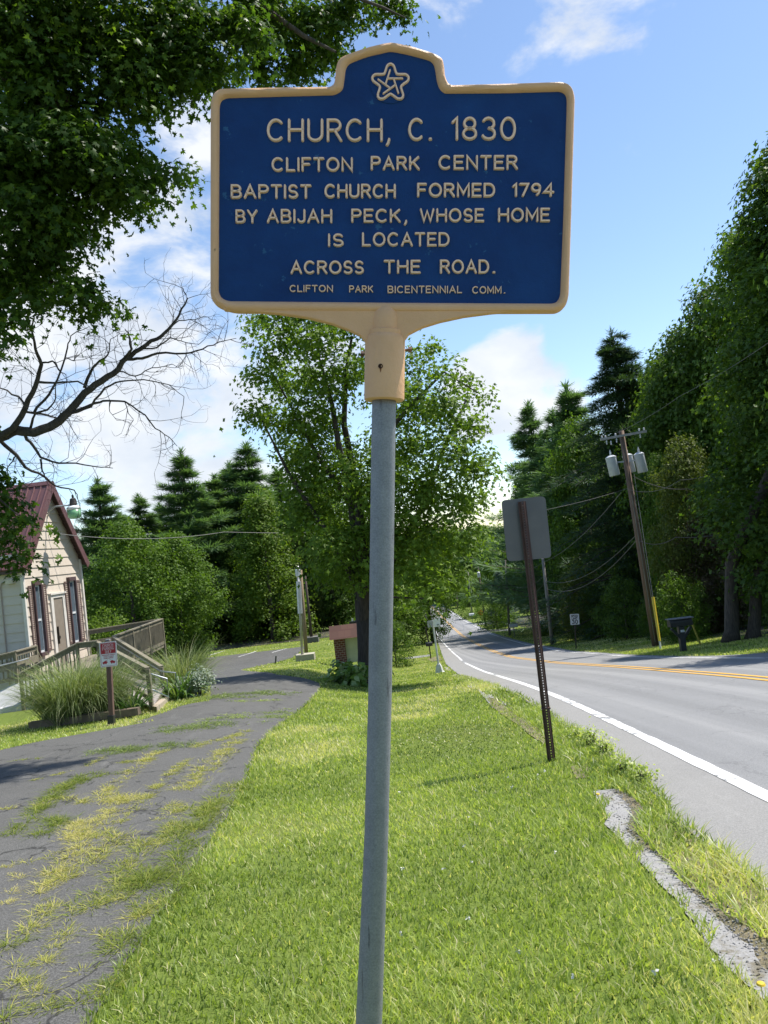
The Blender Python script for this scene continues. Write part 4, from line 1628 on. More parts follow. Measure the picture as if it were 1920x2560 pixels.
gB = lambda x, y, n=0.0: on_gable(x * .15672, 1400 + y * .15672, n)
gA = lambda x, y, n=0.0: on_gable(x * .15672, 1180 + y * .15672, n)
OVH = .27
peak_t, peak_z = gA(700, 200, OVH)
EX = .22
EAVE = gA(1250, 1490, 0)[1]
PEAK = gA(745, 140, OVH)[1] - .05
CT = GW / 2
EAVE = (EAVE + PEAK * EX / CT) / (1 + EX / CT)
SLOPE = (PEAK - EAVE) / (CT)
DEPTH = 9.5
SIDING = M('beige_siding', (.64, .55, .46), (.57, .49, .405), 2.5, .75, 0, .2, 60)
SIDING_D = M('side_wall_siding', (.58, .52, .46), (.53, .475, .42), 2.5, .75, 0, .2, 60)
TRIMW = M('trim_white', (.70, .66, .60), (.64, .60, .545), 5, .6)
BROWN = M('brown_trim', (.085, .050, .048), (.065, .038, .037), 6, .6)
MAROON = M('maroon_metal_roof', (.165, .078, .078), (.135, .064, .064), 2.5, .42, .15, .05, 30)
church = thing('church', 'small beige clapboard church with steep maroon metal roof behind the ramp', 'church', CW(0, 0, LOW - FLOOR))


def lapped_wall(name, fn, width_at, z0, z1, step, mat, lap=.028):
    """clapboards: each board leans out at its foot. fn(s, n, z) -> point; width_at(z) -> (s0, s1)"""
    mb = MB()
    z = z0
    while z < z1 - .02:
        zt = min(z + step, z1)
        a0, a1 = width_at(z); b0, b1 = width_at(zt)
        if a1 - a0 < .03:
            break
        mb.add([fn(a0, lap, z), fn(a1, lap, z), fn(b1, 0.002, zt), fn(b0, 0.002, zt), fn(a0, 0, z), fn(a1, 0, z)],
               [(0, 1, 2, 3), (4, 5, 1, 0), (4, 0, 3), (5, 2, 1)])
        z = zt
    return mb.build(name, mat, church)


def gw(z):
    if z <= EAVE:
        return 0, GW
    k = (z - EAVE) / (PEAK - EAVE) * CT
    return k, max(k, GW - k)


BOARD = .315
lapped_wall('gable_wall', lambda s, n, z: CW(s, n, z), gw, LOW - FLOOR, PEAK - .08, BOARD, SIDING)
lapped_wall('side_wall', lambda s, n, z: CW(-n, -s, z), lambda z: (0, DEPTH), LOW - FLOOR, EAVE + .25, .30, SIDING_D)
# solid core behind the boards
mb = MB()
o = [(.03, LOW - FLOOR), (GW - .03, LOW - FLOOR), (GW - .03, EAVE), (CT, PEAK - .1), (.03, EAVE)]
mb.add([CW(t, -.02, z) for t, z in o] + [CW(t, -DEPTH, z) for t, z in o], [(0, 1, 2, 3, 4), (9, 8, 7, 6, 5)] + [(i, 5 + i, 5 + (i + 1) % 5, (i + 1) % 5) for i in range(5)])
mb.build('wall_core', SIDING, church)
mb = MB()
mb.beam(CW(-.012, .012, LOW - FLOOR), CW(-.012, .012, EAVE), .10, .10, tdir)
mb.build('corner_board', TRIMW, church)
mb = MB()
mb.beam(CW(GW + .005, .012, LOW - FLOOR), CW(GW + .005, .012, EAVE - .05), .12, .10, tdir)
mb.build('corner_board', TRIMW, church)
# roof: two slabs with standing ribs
mb = MB()
rn = Vector((0, 0, 1))


def roof_pt(side, q, n, lift):
    """q 0 at the ridge .. 1 at the eave (with overhang)"""
    L = CT + EX
    t = CT + side * L * q
    z = PEAK - SLOPE * L * q
    nv = (tdir * side * SLOPE + Vector((0, 0, 1))).normalized()
    return CW(t, n, z) + nv * (lift + .03)


for s_ in (-1, 1):
    mb.add([roof_pt(s_, q, n_, l) for q in (0, 1) for n_ in (OVH, -DEPTH) for l in (0, .05)], [(0, 2, 3, 1), (4, 5, 7, 6), (1, 3, 7, 5), (0, 4, 6, 2), (0, 1, 5, 4), (2, 6, 7, 3)])
    n_ = OVH - .03
    while n_ > -DEPTH:
        mb.add([roof_pt(s_, q, n_ + dn, l) for q in (0.01, .995) for dn, l in ((0, .052), (-.015, .085), (-.045, .085), (-.06, .052))],
               [(0, 4, 5, 1), (1, 5, 6, 2), (2, 6, 7, 3), (0, 1, 2, 3), (7, 6, 5, 4)])
        n_ -= .235
rf = mb.build('roof', MAROON, church)
mb = MB()
for s_ in (-1, 1):
    mb.add([roof_pt(s_, q, n_, .095) for q in (-.0, .05) for n_ in (OVH + .02, -DEPTH)], [(0, 1, 3, 2)])
mb.build('ridge_cap', MAROON, rf)
mb = MB()
for s_ in (-1, 1):                                # rake boards and soffit
    a, b = roof_pt(s_, 0.0, OVH + .012, -.09), roof_pt(s_, 1.0, OVH + .012, -.09)
    mb.beam(a, b, .03, .26, ndir.cross((b - a).normalized()))
mb.build('rake_board', BROWN if False else M('rake_brown', (.14, .062, .062), (.11, .05, .05), 6, .5), church)
mb = MB()
for s_ in (-1, 1):
    nb = 26
    for i in range(nb):
        q0, q1 = i / nb, (i + .9) / nb
        mb.add([roof_pt(s_, q0, OVH - .01, -.05), roof_pt(s_, q1, OVH - .01, -.05), roof_pt(s_, q1, .0, -.05), roof_pt(s_, q0, .0, -.05)], [(0, 1, 2, 3)])
mb.build('soffit', M('soffit_brown', (.07, .038, .036), (.05, .028, .027), 6, .7), church)
mb = MB()
mb.beam(roof_pt(-1, 1, OVH, -.06), roof_pt(-1, 1, -DEPTH, -.06), .03, .16)
mb.build('eave_fascia', BROWN, church)

GLASS, nt_, b_ = newmat('window_glass')
b_.inputs['Base Color'].default_value = (.10, .13, .16, 1)
b_.inputs['Roughness'].default_value = .06
b_.inputs['Specular IOR Level'].default_value = .8


def gbox(mb, t0, t1, z0, z1, n0, n1):
    mb.add([CW(t, n, z) for t in (t0, t1) for n in (n0, n1) for z in (z0, z1)], [(0, 1, 3, 2), (4, 6, 7, 5), (0, 4, 5, 1), (2, 3, 7, 6), (0, 2, 6, 4), (1, 5, 7, 3)])


def church_window(t0, t1, z0, z1, lab):
    w = MB()                                     # brown frame standing proud, seen from the side as a deep reveal
    gbox(w, t0 - .06, t1 + .06, z1, z1 + .14, .0, .14)
    gbox(w, t1, t1 + .06, z0, z1, .0, .14)
    gbox(w, t0 - .06, t0, z0, z1, .0, .10)
    gbox(w, t0 - .06, t1 + .06, z0 - .12, z0, .0, .16)
    wo = w.build('window', M('window_brown', (.095, .055, .058), (.075, .044, .046), 6, .6), church, label=lab)
    g = MB(); gbox(g, t0, t1, z0, z1, .0, .034); g.build('pane', GLASS, wo)
    m = MB()
    zm = z0 + (z1 - z0) * .48
    gbox(m, t0, t0 + .05, z0, z1, .035, .055); gbox(m, t1 - .05, t1, z0, z1, .035, .055)
    gbox(m, t0 + .05, t1 - .05, zm - .035, zm + .035, .035, .06); gbox(m, t0 + .05, t1 - .05, z1 - .06, z1, .035, .055); gbox(m, t0 + .05, t1 - .05, z0, z0 + .06, .035, .055)
    m.build('sash', M('sash_white', (.75, .77, .78)), wo)
    return wo


SHUT = M('shutter_tan', (.36, .285, .235), (.31, .24, .20), 6, .6)


def shutter(t0, t1, z0, z1):
    m = MB()
    gbox(m, t0, t0 + .05, z0, z1, .0, .055); gbox(m, t1 - .05, t1, z0, z1, .0, .055)
    gbox(m, t0 + .05, t1 - .05, z1 - .08, z1, .0, .055); gbox(m, t0 + .05, t1 - .05, z0, z0 + .08, .0, .055)
    o_ = m.build('shutter', M('shutter_brown', (.15, .10, .085), (.12, .08, .07), 6, .6), church)
    m = MB()
    z = z0 + .08
    while z < z1 - .09:
        m.add([CW(t0 + .05, .05, z), CW(t1 - .05, .05, z), CW(t1 - .05, .02, z + .062), CW(t0 + .05, .02, z + .062), CW(t0 + .05, .02, z), CW(t1 - .05, .02, z)], [(0, 1, 2, 3), (4, 5, 1, 0)])
        z += .07
    m.build('louvre', SHUT, o_)


wz1 = gB(560, 400)[1]; wz0 = gB(720, 1455)[1]
k = lambda x, y: gB(x, y)[0]
church_window(k(560, 930), k(645, 930), wz0, wz1, None)
church_window(k(1118, 870), k(1200, 870), wz0, wz1, None)
shutter(k(476, 930), k(530, 930), wz0, wz1); shutter(k(705, 930), k(760, 930), wz0, wz1)
shutter(k(1055, 870), k(1108, 870), wz0, wz1); shutter(k(1248, 870), k(1300, 870), wz0, wz1)
dt0, dt1 = k(858, 1000), k(1010, 1000)
dz1 = gB(900, 600)[1]
m = MB(); gbox(m, dt0, dt1, 0, dz1, .0, .04)
door = m.build('door', M('door_taupe', (.27, .225, .18), (.235, .195, .155), 5, .5), church)
m = MB(); gbox(m, dt0 - .17, dt0, 0, dz1 + .12, .0, .07); gbox(m, dt1, dt1 + .17, 0, dz1 + .12, .0, .07); gbox(m, dt0, dt1, dz1, dz1 + .12, .0, .07)
gbox(m, dt0 - .22, dt1 + .22, dz1 + .12, dz1 + .18, .0, .11)
m.build('door_frame', TRIMW, church)
m = MB(); gbox(m, dt0 + .10, dt0 + .13, .75, 1.35, .04, .10); gbox(m, dt0 + .07, dt0 + .16, .92, 1.02, .04, .12); m.build('handle', M('dark_bronze', (.05, .045, .04), None, 9, .4, .6), door)
# conduit and flood light on the side wall
m = MB()
cd = [(.62, EAVE - .25), (.66, EAVE - .20), (.72, EAVE - .18)]
m.tube([CW(-.05, -.72, LOW - FLOOR), CW(-.05, -.72, EAVE - .8), CW(-.06, -.68, EAVE - .66), CW(-.09, -.48, EAVE - .6)], .018, 8)
m.build('conduit', SHUT, church)
m = MB(); m.box(CW(-.14, -.34, EAVE - .62), (.24, .16, .15), tdir.to_track_quat('Y', 'Z').to_matrix())
m.build('flood_light', M('flood_cream', (.62, .56, .44)), church, False, False, .01)

# barn light on a bent arm at the gable
la = CW(CT - .02, .03, PEAK - 1.15)
lamp = thing('gable_lamp', 'outdoor lamp with green tinted globe on a bent arm at the church gable', 'lamp', la)
hd = la + ndir * .95 + Vector((0, 0, .16))
m = MB()
m.tube([la, la + ndir * .10 + Vector((0, 0, .18)), la + ndir * .28 + Vector((0, 0, .30)), hd + Vector((0, 0, .13))], .03, 10)
m.build('arm', M('lamp_arm_grey', (.52, .54, .55), None, 9, .45, .3), lamp, False, True)
m = MB(); m.lathe([(.10, .10), (.13, .16), (.10, .34), (.06, .36)], hd, 14); m.build('ballast', M('ballast_brown', (.07, .055, .05)), lamp)
m = MB(); m.lathe([(.235, -.06), (.245, .02), (.20, .06), (.11, .10)], hd, 18); m.build('collar', M('lamp_white', (.8, .82, .8)), lamp, False, True)
gm, nt_, b_ = newmat('green_globe')
b_.inputs['Base Color'].default_value = (.30, .62, .33, 1); b_.inputs['Roughness'].default_value = .25
b_.inputs['Transmission Weight'].default_value = .35
m = MB(); m.lathe([(.15, -.36), (.22, -.30), (.235, -.06)], hd, 18); m.build('globe', gm, lamp, False, True)
m = MB(); m.lathe([(.035, .36), (.04, .46), (.03, .48)], hd, 8); m.build('photocell', SBLACK, lamp)

# ------------------------------------------------------------------ wooden landing, ramp and steps
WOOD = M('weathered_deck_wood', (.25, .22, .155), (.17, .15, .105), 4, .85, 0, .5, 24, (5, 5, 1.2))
WOOD2 = M('shaded_deck_wood', (.21, .185, .13), (.145, .128, .09), 4, .85, 0, .5, 24, (5, 5, 1.2))  # darker deck wood for posts and boards, shade put into its colour
RAILZ = FLOOR + .95


def at_z(px, py, z):
    r_ = ray(px, py)
    return Vector((0, 0, EYE)) + r_ * ((z - EYE) / r_.z)


def rail_run(name, a, b, parent, h=.93, posts=2, bal=True, cap=.13, skip=False):
    """a railing from a to b (points on its top): cap, posts, balusters"""
    a, b = Vector(a), Vector(b)
    m = MB()
    m.beam(a + Vector((0, 0, -.02)), b + Vector((0, 0, -.02)), cap, .04)
    o_ = m.build(name, WOOD, parent)
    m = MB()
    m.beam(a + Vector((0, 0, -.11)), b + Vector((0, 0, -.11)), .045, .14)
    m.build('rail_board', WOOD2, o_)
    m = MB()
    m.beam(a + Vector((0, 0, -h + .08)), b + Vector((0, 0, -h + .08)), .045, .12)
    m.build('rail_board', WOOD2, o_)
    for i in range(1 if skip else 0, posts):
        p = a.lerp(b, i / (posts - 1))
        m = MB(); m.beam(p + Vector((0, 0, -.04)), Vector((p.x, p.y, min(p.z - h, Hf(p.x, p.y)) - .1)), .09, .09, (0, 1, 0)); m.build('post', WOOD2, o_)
    if bal:
        n_ = max(2, int((b - a).length / .12))
        m = MB()
        for i in range(1, n_):
            p = a.lerp(b, i / n_)
            m.beam(p + Vector((0, 0, -.06)), p + Vector((0, 0, -h + .06)), .035, .035, (0, 1, 0))
        m.build('baluster_row', WOOD2, o_)['kind'] = 'stuff'
    return o_


pB0 = at_z(284, 1589, RAILZ); pB1 = at_z(404, 1546, RAILZ)
pL0 = at_z(244, 1601, RAILZ); pL1 = at_z(192, 1607, RAILZ)
pA0 = CW(GW + .05, .05, .95)
deck = thing('entrance_deck', 'weathered wooden entrance landing with railings and steps at the church door', 'deck', CW(CT, 1.0, LOW - FLOOR))
m = MB()
ed = [CW(-.2, .12, 0), CW(GW + .1, .12, 0), pB1 - Vector((0, 0, .95)), pB0 - Vector((0, 0, .95)), pL0 - Vector((0, 0, .95)), pL1 - Vector((0, 0, .95))]
m.add(ed + [p - Vector((0, 0, .2)) for p in ed], [(0, 5, 4, 3, 2, 1), (6, 7, 8, 9, 10, 11)] + [(i, (i + 1) % 6, 6 + (i + 1) % 6, 6 + i) for i in range(6)])
m.build('floor', M('deck_floor', (.22, .19, .14), (.16, .14, .1), 5, .85), deck)
rail_run('railing', pB0, pB1, deck, 1.05, 4)
rail_run('railing', pB1, pA0, deck, .55, 2, False, .1, skip=True)
rail_run('railing', pL1, pL0, deck, .95, 2, False, .12)
# steps go down towards the drive
DN = Vector((0, 0, -.95))
nA, nB = pL0 + DN, G(380, 1778)
fA, fB = pB0 + DN, G(412, 1752)
NS = 6
for i in range(NS):
    q0, q1 = i / NS, (i + 1.06) / NS
    zz = FLOOR - .16 + (nB.z + .10 - FLOOR + .16) * i / (NS - 1)
    m = MB()
    ps = [nA.lerp(nB, q0), fA.lerp(fB, q0), fA.lerp(fB, q1), nA.lerp(nB, q1)]
    m.add([Vector((p.x, p.y, zz)) for p in ps] + [Vector((p.x, p.y, zz - .045)) for p in ps], [(0, 1, 2, 3), (7, 6, 5, 4)] + [(j, (j + 1) % 4, 4 + (j + 1) % 4, 4 + j) for j in range(4)])
    st = m.build('step', M('step_grey_tread', (.33, .29, .27), (.26, .23, .21), 6, .85), deck)
    m = MB()
    ps = [nA.lerp(nB, q1 - .02), fA.lerp(fB, q1 - .02), fA.lerp(fB, q1 - .03), nA.lerp(nB, q1 - .03)]
    m.add([Vector((p.x, p.y, zz - .047)) for p in ps] + [Vector((p.x, p.y, zz - .20)) for p in ps], [(0, 1, 2, 3), (7, 6, 5, 4)] + [(j, (j + 1) % 4, 4 + (j + 1) % 4, 4 + j) for j in range(4)])
    m.build('riser', M('step_riser_tan', (.36, .29, .20), (.28, .22, .15), 6, .85), st)
m = MB()
run = ((nB - nA) * .5 + (fB - fA) * .5); run.z = 0
rdir_ = run.normalized()
ps = [nB, fB, fB + rdir_ * .5, nB + rdir_ * .5]
m.add([Vector((p.x, p.y, Hf(p.x, p.y) + .12)) for p in ps] + [Vector((p.x, p.y, Hf(p.x, p.y) - .2)) for p in ps], [(0, 1, 2, 3), (7, 6, 5, 4)] + [(j, (j + 1) % 4, 4 + (j + 1) % 4, 4 + j) for j in range(4)])
m.build('step_slab', M('tan_concrete', (.42, .35, .265), (.35, .29, .22), 7, .9, 0, .4, 50), deck)
# sloping stair rails with galvanised handrails
PIPE = M('handrail_pipe', (.42, .44, .46), (.34, .36, .38), 8, .4, .5)
for a, b, e_px, sgn in ((pL0 + Vector((0, 0, -.03)), nB + Vector((0, 0, 1.0)), (417, 1697), 1), (pB0 + Vector((0, 0, -.03)), fB + Vector((0, 0, .92)), (438, 1682), -1)):
    rail_run('stair_railing', a, b, deck, .80, 2, False, .11, skip=True)
    m = MB()
    inw = (fB - nB).normalized() * (.10 * sgn)
    e = A(*e_px, b.y + .2)
    m.tube([a + inw + Vector((0, 0, -.16)), b + inw + Vector((0, 0, -.14)), e, e + Vector((0, 0, -.42)), b + inw + Vector((0, 0, -.5))], .022, 10)
    m.build('handrail', PIPE, deck, False, False)
    if sgn == -1:
        m = MB(); p = e + Vector((.01, .01, 0)); m.tube([Vector((p.x, p.y, Hf(p.x, p.y) - .1)), p + Vector((0, 0, -.44))], .034, 10); m.build('handrail_post', PIPE, deck)
# access ramp in front of the side wall
ramp_ = thing('access_ramp', 'wooden wheelchair ramp with concrete surface at the left of the church door', 'ramp', Vector((pL1.x, pL1.y - 3, LOW)))
rl1 = at_z(51, 1681, FLOOR + .33)
li0 = at_z(89, 1613, RAILZ)
li1 = at_z(36, 1628, RAILZ - .02)
dvec = (rl1 - pL1)
li2 = li1 + Vector((dvec.x, dvec.y, 0)).normalized() * 4.2 + Vector((0, 0, dvec.z * .62))
rail_run('railing', pL1, rl1, ramp_, .95, 3, True, .13, skip=True)
rail_run('railing', li0, li1, ramp_, .9, 2, True, .13)
rail_run('railing', li1, li2, ramp_, .9, 4, True, .13, skip=True)
m = MB()
for a, b in ((li0, li1), (li1, li2)):
    m.beam(a + Vector((.03, 0, -.42)), b + Vector((.03, 0, -.42)), .04, .22)
m.build('side_board', WOOD, ramp_)
m = MB()
off = Vector((.13, 0, -.32))
m.tube([li0.lerp(li1, .6) + off, li1 + off, li2 + off, li2 + off + Vector((0, 0, -.4))], .022, 10)
m.build('handrail', PIPE, ramp_)
CONC = M('pale_ramp_concrete', (.50, .50, .50), (.43, .43, .43), 3, .85, 0, .3, 50)
m = MB()
rdir = Vector((dvec.x, dvec.y, 0)).normalized()
e0 = pL1 - Vector((0, 0, .95)); e1 = li1 - Vector((0, 0, .95))
f0 = Vector((rl1.x, rl1.y, FLOOR - .62)); f1 = Vector((li2.x, li2.y, 0)); f1 = e1 + rdir * (f0 - e0).length; f1.z = f0.z
g0_ = f0 + rdir * 1.7; g0_.z = Hf(g0_.x, g0_.y) + .05
g1_ = f1 + rdir * 1.7; g1_.z = Hf(g0_.x, g0_.y) + .06
pts6 = [e0, f0, g0_, g1_, f1, e1]
m.add(pts6 + [Vector((p.x, p.y, Hf(p.x, p.y) - .4)) for p in pts6], [(0, 5, 4, 1), (1, 4, 3, 2)] + [(i, (i + 1) % 6, 6 + (i + 1) % 6, 6 + i) for i in range(6)])
m.build('surface', CONC, ramp_)

# landscape timber edging the bed
t0_, t1_ = G(318, 1800), G(60, 1828)
m = MB()
m.beam(t0_ + Vector((.15, .35, .1)), t1_ + Vector((0, .3, .05)), .16, .15)
tb = m.build('bed_timber', M('bed_timber', (.20, .15, .105), (.12, .09, .065), 5, .9, 0, .6, 20), None)
tag(tb, 'low weathered timber edging the ornamental grass bed', 'timber edging')

# ------------------------------------------------------------------ poles, wires, roadside things
POLEWOOD = M('utility_pole_wood', (.20, .135, .095), (.115, .078, .058), 4, .9, 0, .6, 16, (5, 5, .35))
POLEGREY = M('grey_pole_wood', (.27, .25, .215), (.18, .165, .145), 4, .9, 0, .6, 16, (5, 5, .35))
POLEDARK = M('dark_pole_wood', (.085, .062, .050), (.05, .037, .03), 4, .9, 0, .6, 16, (5, 5, .35))
XFMR = M('transformer_grey', (.52, .54, .55), (.46, .48, .49), 5, .45)
PORC = M('insulator_white', (.72, .72, .72), None, 9, .3)
CABLE = M('black_cable', (.03, .03, .032), None, 9, .6)
CABLEG = M('grey_cable', (.15, .15, .148), None, 9, .6)


def upole(name, label, base_px, top_px, r0, mat, group=None, d=None, cat='utility pole'):
    b = G(*base_px)
    if d:
        b = A(*base_px, d)
    t = thing(name, label, cat, b, 0, group)
    tp = A(*top_px, b.y)
    m = MB()
    m.tube([b + Vector((0, 0, -.4)), b.lerp(tp, .5), tp], [r0 * 1.15, r0, r0 * .8], 14)
    m.build('shaft', mat, t, False, True)
    return t, b, tp


up, ub, ut = upole('utility_pole', 'tall wooden utility pole with crossarm and three grey transformers', (1640, 1615), (1553, 1077), .17, POLEWOOD)
DU = ub.y
udir = (ut - ub).normalized()
m = MB()
xa, xb = A(1501, 1099, DU - .2), A(1616, 1078, DU - .2)
m.beam(xa, xb, .10, .12)
ca = m.build('crossarm', M('crossarm_grey', (.42, .41, .39), (.33, .32, .30), 5, .85), up)
for px, py in ((1505, 1092), (1514, 1091), (1539, 1086), (1598, 1074), (1610, 1072)):
    p = A(px, py + 3, DU - .2)
    m = MB(); m.lathe([(.02, -.02), (.055, .02), (.035, .06), (.05, .09), (.02, .13)], p, 8); m.build('insulator', PORC, ca)
for px, py in ((1516, 1101), (1527, 1102), (1541, 1096), (1600, 1085)):
    p = A(px, py, DU - .24)
    m = MB(); m.lathe([(.03, -.22), (.045, -.18), (.03, -.12), (.045, -.06), (.02, 0)], p, 8); m.build('cutout', PORC, ca)
for (px, py, w, hh, dy) in ((1532, 1166, .27, 1.0, -.42), (1573, 1160, .26, .95, .38), (1602, 1158, .26, 1.0, -.3)):
    p = A(px, py, DU + dy)
    m = MB()
    m.lathe([(w * .93, -hh / 2), (w, -hh / 2 + .03), (w, hh / 2 - .06), (w * 1.04, hh / 2 - .05), (w * 1.04, hh / 2), (w * .5, hh / 2 + .08), (.04, hh / 2 + .09)], p, 18, Matrix.Rotation(rad(-6), 3, 'Y'))
    tr = m.build('transformer', XFMR, up, False, 'auto')
    m = MB(); m.lathe([(.06, 0), (.045, .10), (.06, .14), (.03, .26), (.015, .32)], p + Vector((-.04, 0, hh / 2 + .06)), 8); m.build('bushing', PORC, tr)
    m = MB(); m.beam(p + Vector((0, -dy * .2, .2)), ub.lerp(ut, .83) + Vector((0, 0, .3)), .05, .08); m.build('bracket', XFMR, tr)
m = MB()
for sx_ in (.12, -.06):
    m.tube([ub.lerp(ut, .02) + Vector((sx_, -.17, 0)), ub.lerp(ut, .70) + Vector((sx_ * .8, -.15, 0))], .022, 6)
m.build('riser_conduit', POLEGREY, up)


def wire(label, pts, sag=.5, rr=.012, mat=None, group='overhead wires along the road', n=14, name='overhead_wire'):
    m = MB()
    P_ = []
    for a, b in zip(pts[:-1], pts[1:]):
        for i in range(n):
            t = i / n
            p = a.lerp(b, t); p = p - Vector((0, 0, sag * 4 * t * (1 - t)))
            P_.append(p)
    P_.append(pts[-1])
    m.tube(P_, rr * .72, 5)
    return tag(m.build(name, mat or CABLE, None), label, 'wire', group)


g1 = A(1567, 1222, DU - .2)
# guy wire with its yellow guard
gbase = G(1652, 1622)
gy = thing('guy_wire', 'steel guy wire with bright yellow plastic guard beside the wooden utility pole', 'guy wire', gbase)
gt = A(1585, 1185, DU)
m = MB(); m.tube([gbase + Vector((0, 0, -.1)), gt], .016, 6); m.build('strand', CABLEG, gy)
m = MB(); q0 = gbase.lerp(gt, .04); q1 = gbase.lerp(gt, .275); m.tube([q0, q1], [.06, .075], 10); m.build('guard', M('guard_yellow', (.66, .50, .035), (.58, .43, .03), 5, .5), gy)
m = MB(); m.tube([gbase + Vector((0, 0, -.1)), gbase.lerp(gt, .04)], .045, 8); m.build('anchor', PORC, gy)

ch_anchor = CW(CT - .1, .06, PEAK - 1.75)
m_ = MB()
wire('thin pale service wire running from church gable to the transformer pole', [ch_anchor, A(560, 1330, 32), A(1165, 1302, 40), g1], .25, .016, CABLEG)
wire('thick black cable leaving the transformer pole to the right', [A(1582, 1190, DU), A(1720, 1222, 40), A(1960, 1275, 36)], .25, .022, CABLE)
wire('drooping cable rising from transformer pole into the tall right tree', [g1, A(1700, 1200, 38), A(1900, 1120, 36)], .35, .016, CABLEG)
wire('upper line from crossarm climbing over the right trees', [A(1543, 1082, DU), A(1700, 990, 34), A(1960, 830, 26)], .1, .012, CABLEG)
wire('communications cable passing right of the transformer pole at half height', [A(1592, 1349, DU), A(1690, 1343, 38), A(1940, 1290, 33)], .3, .026, CABLE)

p2, p2b, p2t = upole('utility_pole', 'grey weathered pole just right of the brown sign post', (1381, 1612), (1357, 1396), .15, POLEGREY)
p3, p3b, p3t = upole('utility_pole', 'thin grey pole left of the brown sign post by white mailbox', (1274, 1589), (1263, 1400), .13, POLEGREY)
p4, p4b, p4t = upole('utility_pole', 'dark roadside pole carrying one white transformer near the bend', (1215, 1567), (1195, 1418), .16, POLEDARK)
m = MB(); m.lathe([(.22, -.45), (.24, -.4), (.24, .4), (.12, .5)], A(1197, 1437, p4b.y - .3), 12); m.build('transformer', PORC, p4, False, 'auto')
p5, p5b, p5t = upole('utility_pole', 'pale far pole with curved lamp arm left of the dark pole', (1181, 1540), (1170, 1431), .16, POLEGREY)
m = MB(); m.tube([p5t, p5t + Vector((-.5, 0, .5)), p5t + Vector((-1.6, 0, .7))], .07, 6); m.build('lamp_arm', POLEGREY, p5)
p6, p6b, p6t = upole('utility_pole', 'farthest short dark pole at the top of the visible road', (1144, 1526), (1141, 1480), .2, POLEDARK)
for a, b, s_, lab in ((A(1590, 1352, DU), A(1362, 1470, p2b.y), 1.2, 'lower cable from the transformer pole to the grey pole'), (A(1588, 1340, DU), A(1360, 1452, p2b.y), 1.0, 'upper cable from the transformer pole to the grey pole'),
                      (A(1552, 1232, DU), A(1359, 1405, p2b.y), .5, 'steep wire from the transformer pole down to the grey pole top'),
                      (A(1362, 1456, p2b.y), A(1267, 1466, p3b.y), 1.3, 'lowest cable sagging between grey pole and thin grey pole'), (A(1360, 1440, p2b.y), A(1266, 1455, p3b.y), .9, 'middle cable sagging between grey pole and thin grey pole'),
                      (A(1358, 1405, p2b.y), A(1264, 1425, p3b.y), .6, 'top cable between grey pole and thin grey pole'), (A(1267, 1466, p3b.y), A(1200, 1450, p4b.y), 1.0, 'cable from the thin grey pole to the dark pole'),
                      (A(1200, 1450, p4b.y), A(1172, 1455, p5b.y), 1, 'cable from the dark pole to the pale far pole')):
    wire(lab, [a, b], s_, .022, CABLEG)

# speed limit sign
sb = G(1440, 1622)
ss = thing('speed_limit_sign', 'white SPEED LIMIT 30 sign before the dark shrubs', 'road sign', sb)
DS = sb.y
sc_ = [A(1424.5, 1535.5, DS - .05), A(1447, 1534.5, DS - .05), A(1449, 1561, DS - .05), A(1426.5, 1562.5, DS - .05)]
m = MB(); m.beam(sb + Vector((0, 0, -.2)), A(1436, 1540, DS), .07, .05, (0, 1, 0)); m.build('post', POLEDARK, ss)
plate(sc_, .006, 'sign_plate', SWHITE, ss, .05)
F2 = face_frame(sc_, .003)
m = MB(); ap = 1.2
flat_text(m, F2, 'SPEED', .14, .86, .10, .28, .05, ap); flat_text(m, F2, 'LIMIT', .2, .8, .34, .50, .05, ap); flat_text(m, F2, '30', .2, .8, .57, .90, .085, ap)
m.build('lettering', SBLACK, ss)


def mailbox(base_px, w, hh, name_l, body_m, post_m, dark=True, rot=0, L=.55, postw=.1):
    b = G(*base_px)
    t = thing('mailbox', name_l, 'mailbox', b)
    m = MB(); m.beam(b + Vector((0, 0, -.2)), b + Vector((0, 0, hh - .02)), postw, postw, (0, 1, 0)); m.build('post', post_m, t)
    prof = [(-w / 2, 0), (w / 2, 0), (w / 2, w * .55)] + [(w / 2 * math.cos(a), w * .55 + w / 2 * math.sin(a)) for a in [i * math.pi / 8 for i in range(1, 8)]] + [(-w / 2, w * .55)]
    R_ = Matrix.Rotation(rot, 3, 'Z')
    m = MB(); m.prism(prof, -L / 2, L / 2, lambda u, v, q: b + R_ @ Vector((q, u, v)) + Vector((0, 0, hh)))
    bo = m.build('box', body_m, t)
    return t, b


bmb, bb = mailbox((1709, 1629), .30, 1.05, 'large black plastic mailbox on a dark post by the far verge', SBLACK, M('black_plastic_post', (.04, .04, .045), None, 5, .5), rot=.1, L=.95, postw=.22)
m = MB(); m.beam(bb + Vector((-.05, -.05, .55)), bb + Vector((-.40, -.05, .98)), .12, .10); m.beam(bb + Vector((.05, -.05, .55)), bb + Vector((.40, -.05, .98)), .12, .1); m.build('brace', SBLACK, bmb)
m = MB(); m.box(bb + Vector((0, 0, 1.36)), (1.05, .36, .03)); m.build('lid', M('mailbox_lid_grey', (.2, .2, .205)), bmb)
m = MB(); m.box(bb + Vector((.0, -.175, .86)), (.16, .012, .09)); m.build('number_plate', PORC, bmb)
mailbox((1287, 1592), .42, 1.15, 'white mailbox on a thin post under the thin grey pole', PORC, POLEGREY, L=1.0)
mailbox((1181, 1553), .45, 1.1, 'white mailbox on the verge right of the pale far pole', PORC, POLEGREY, L=1.0)
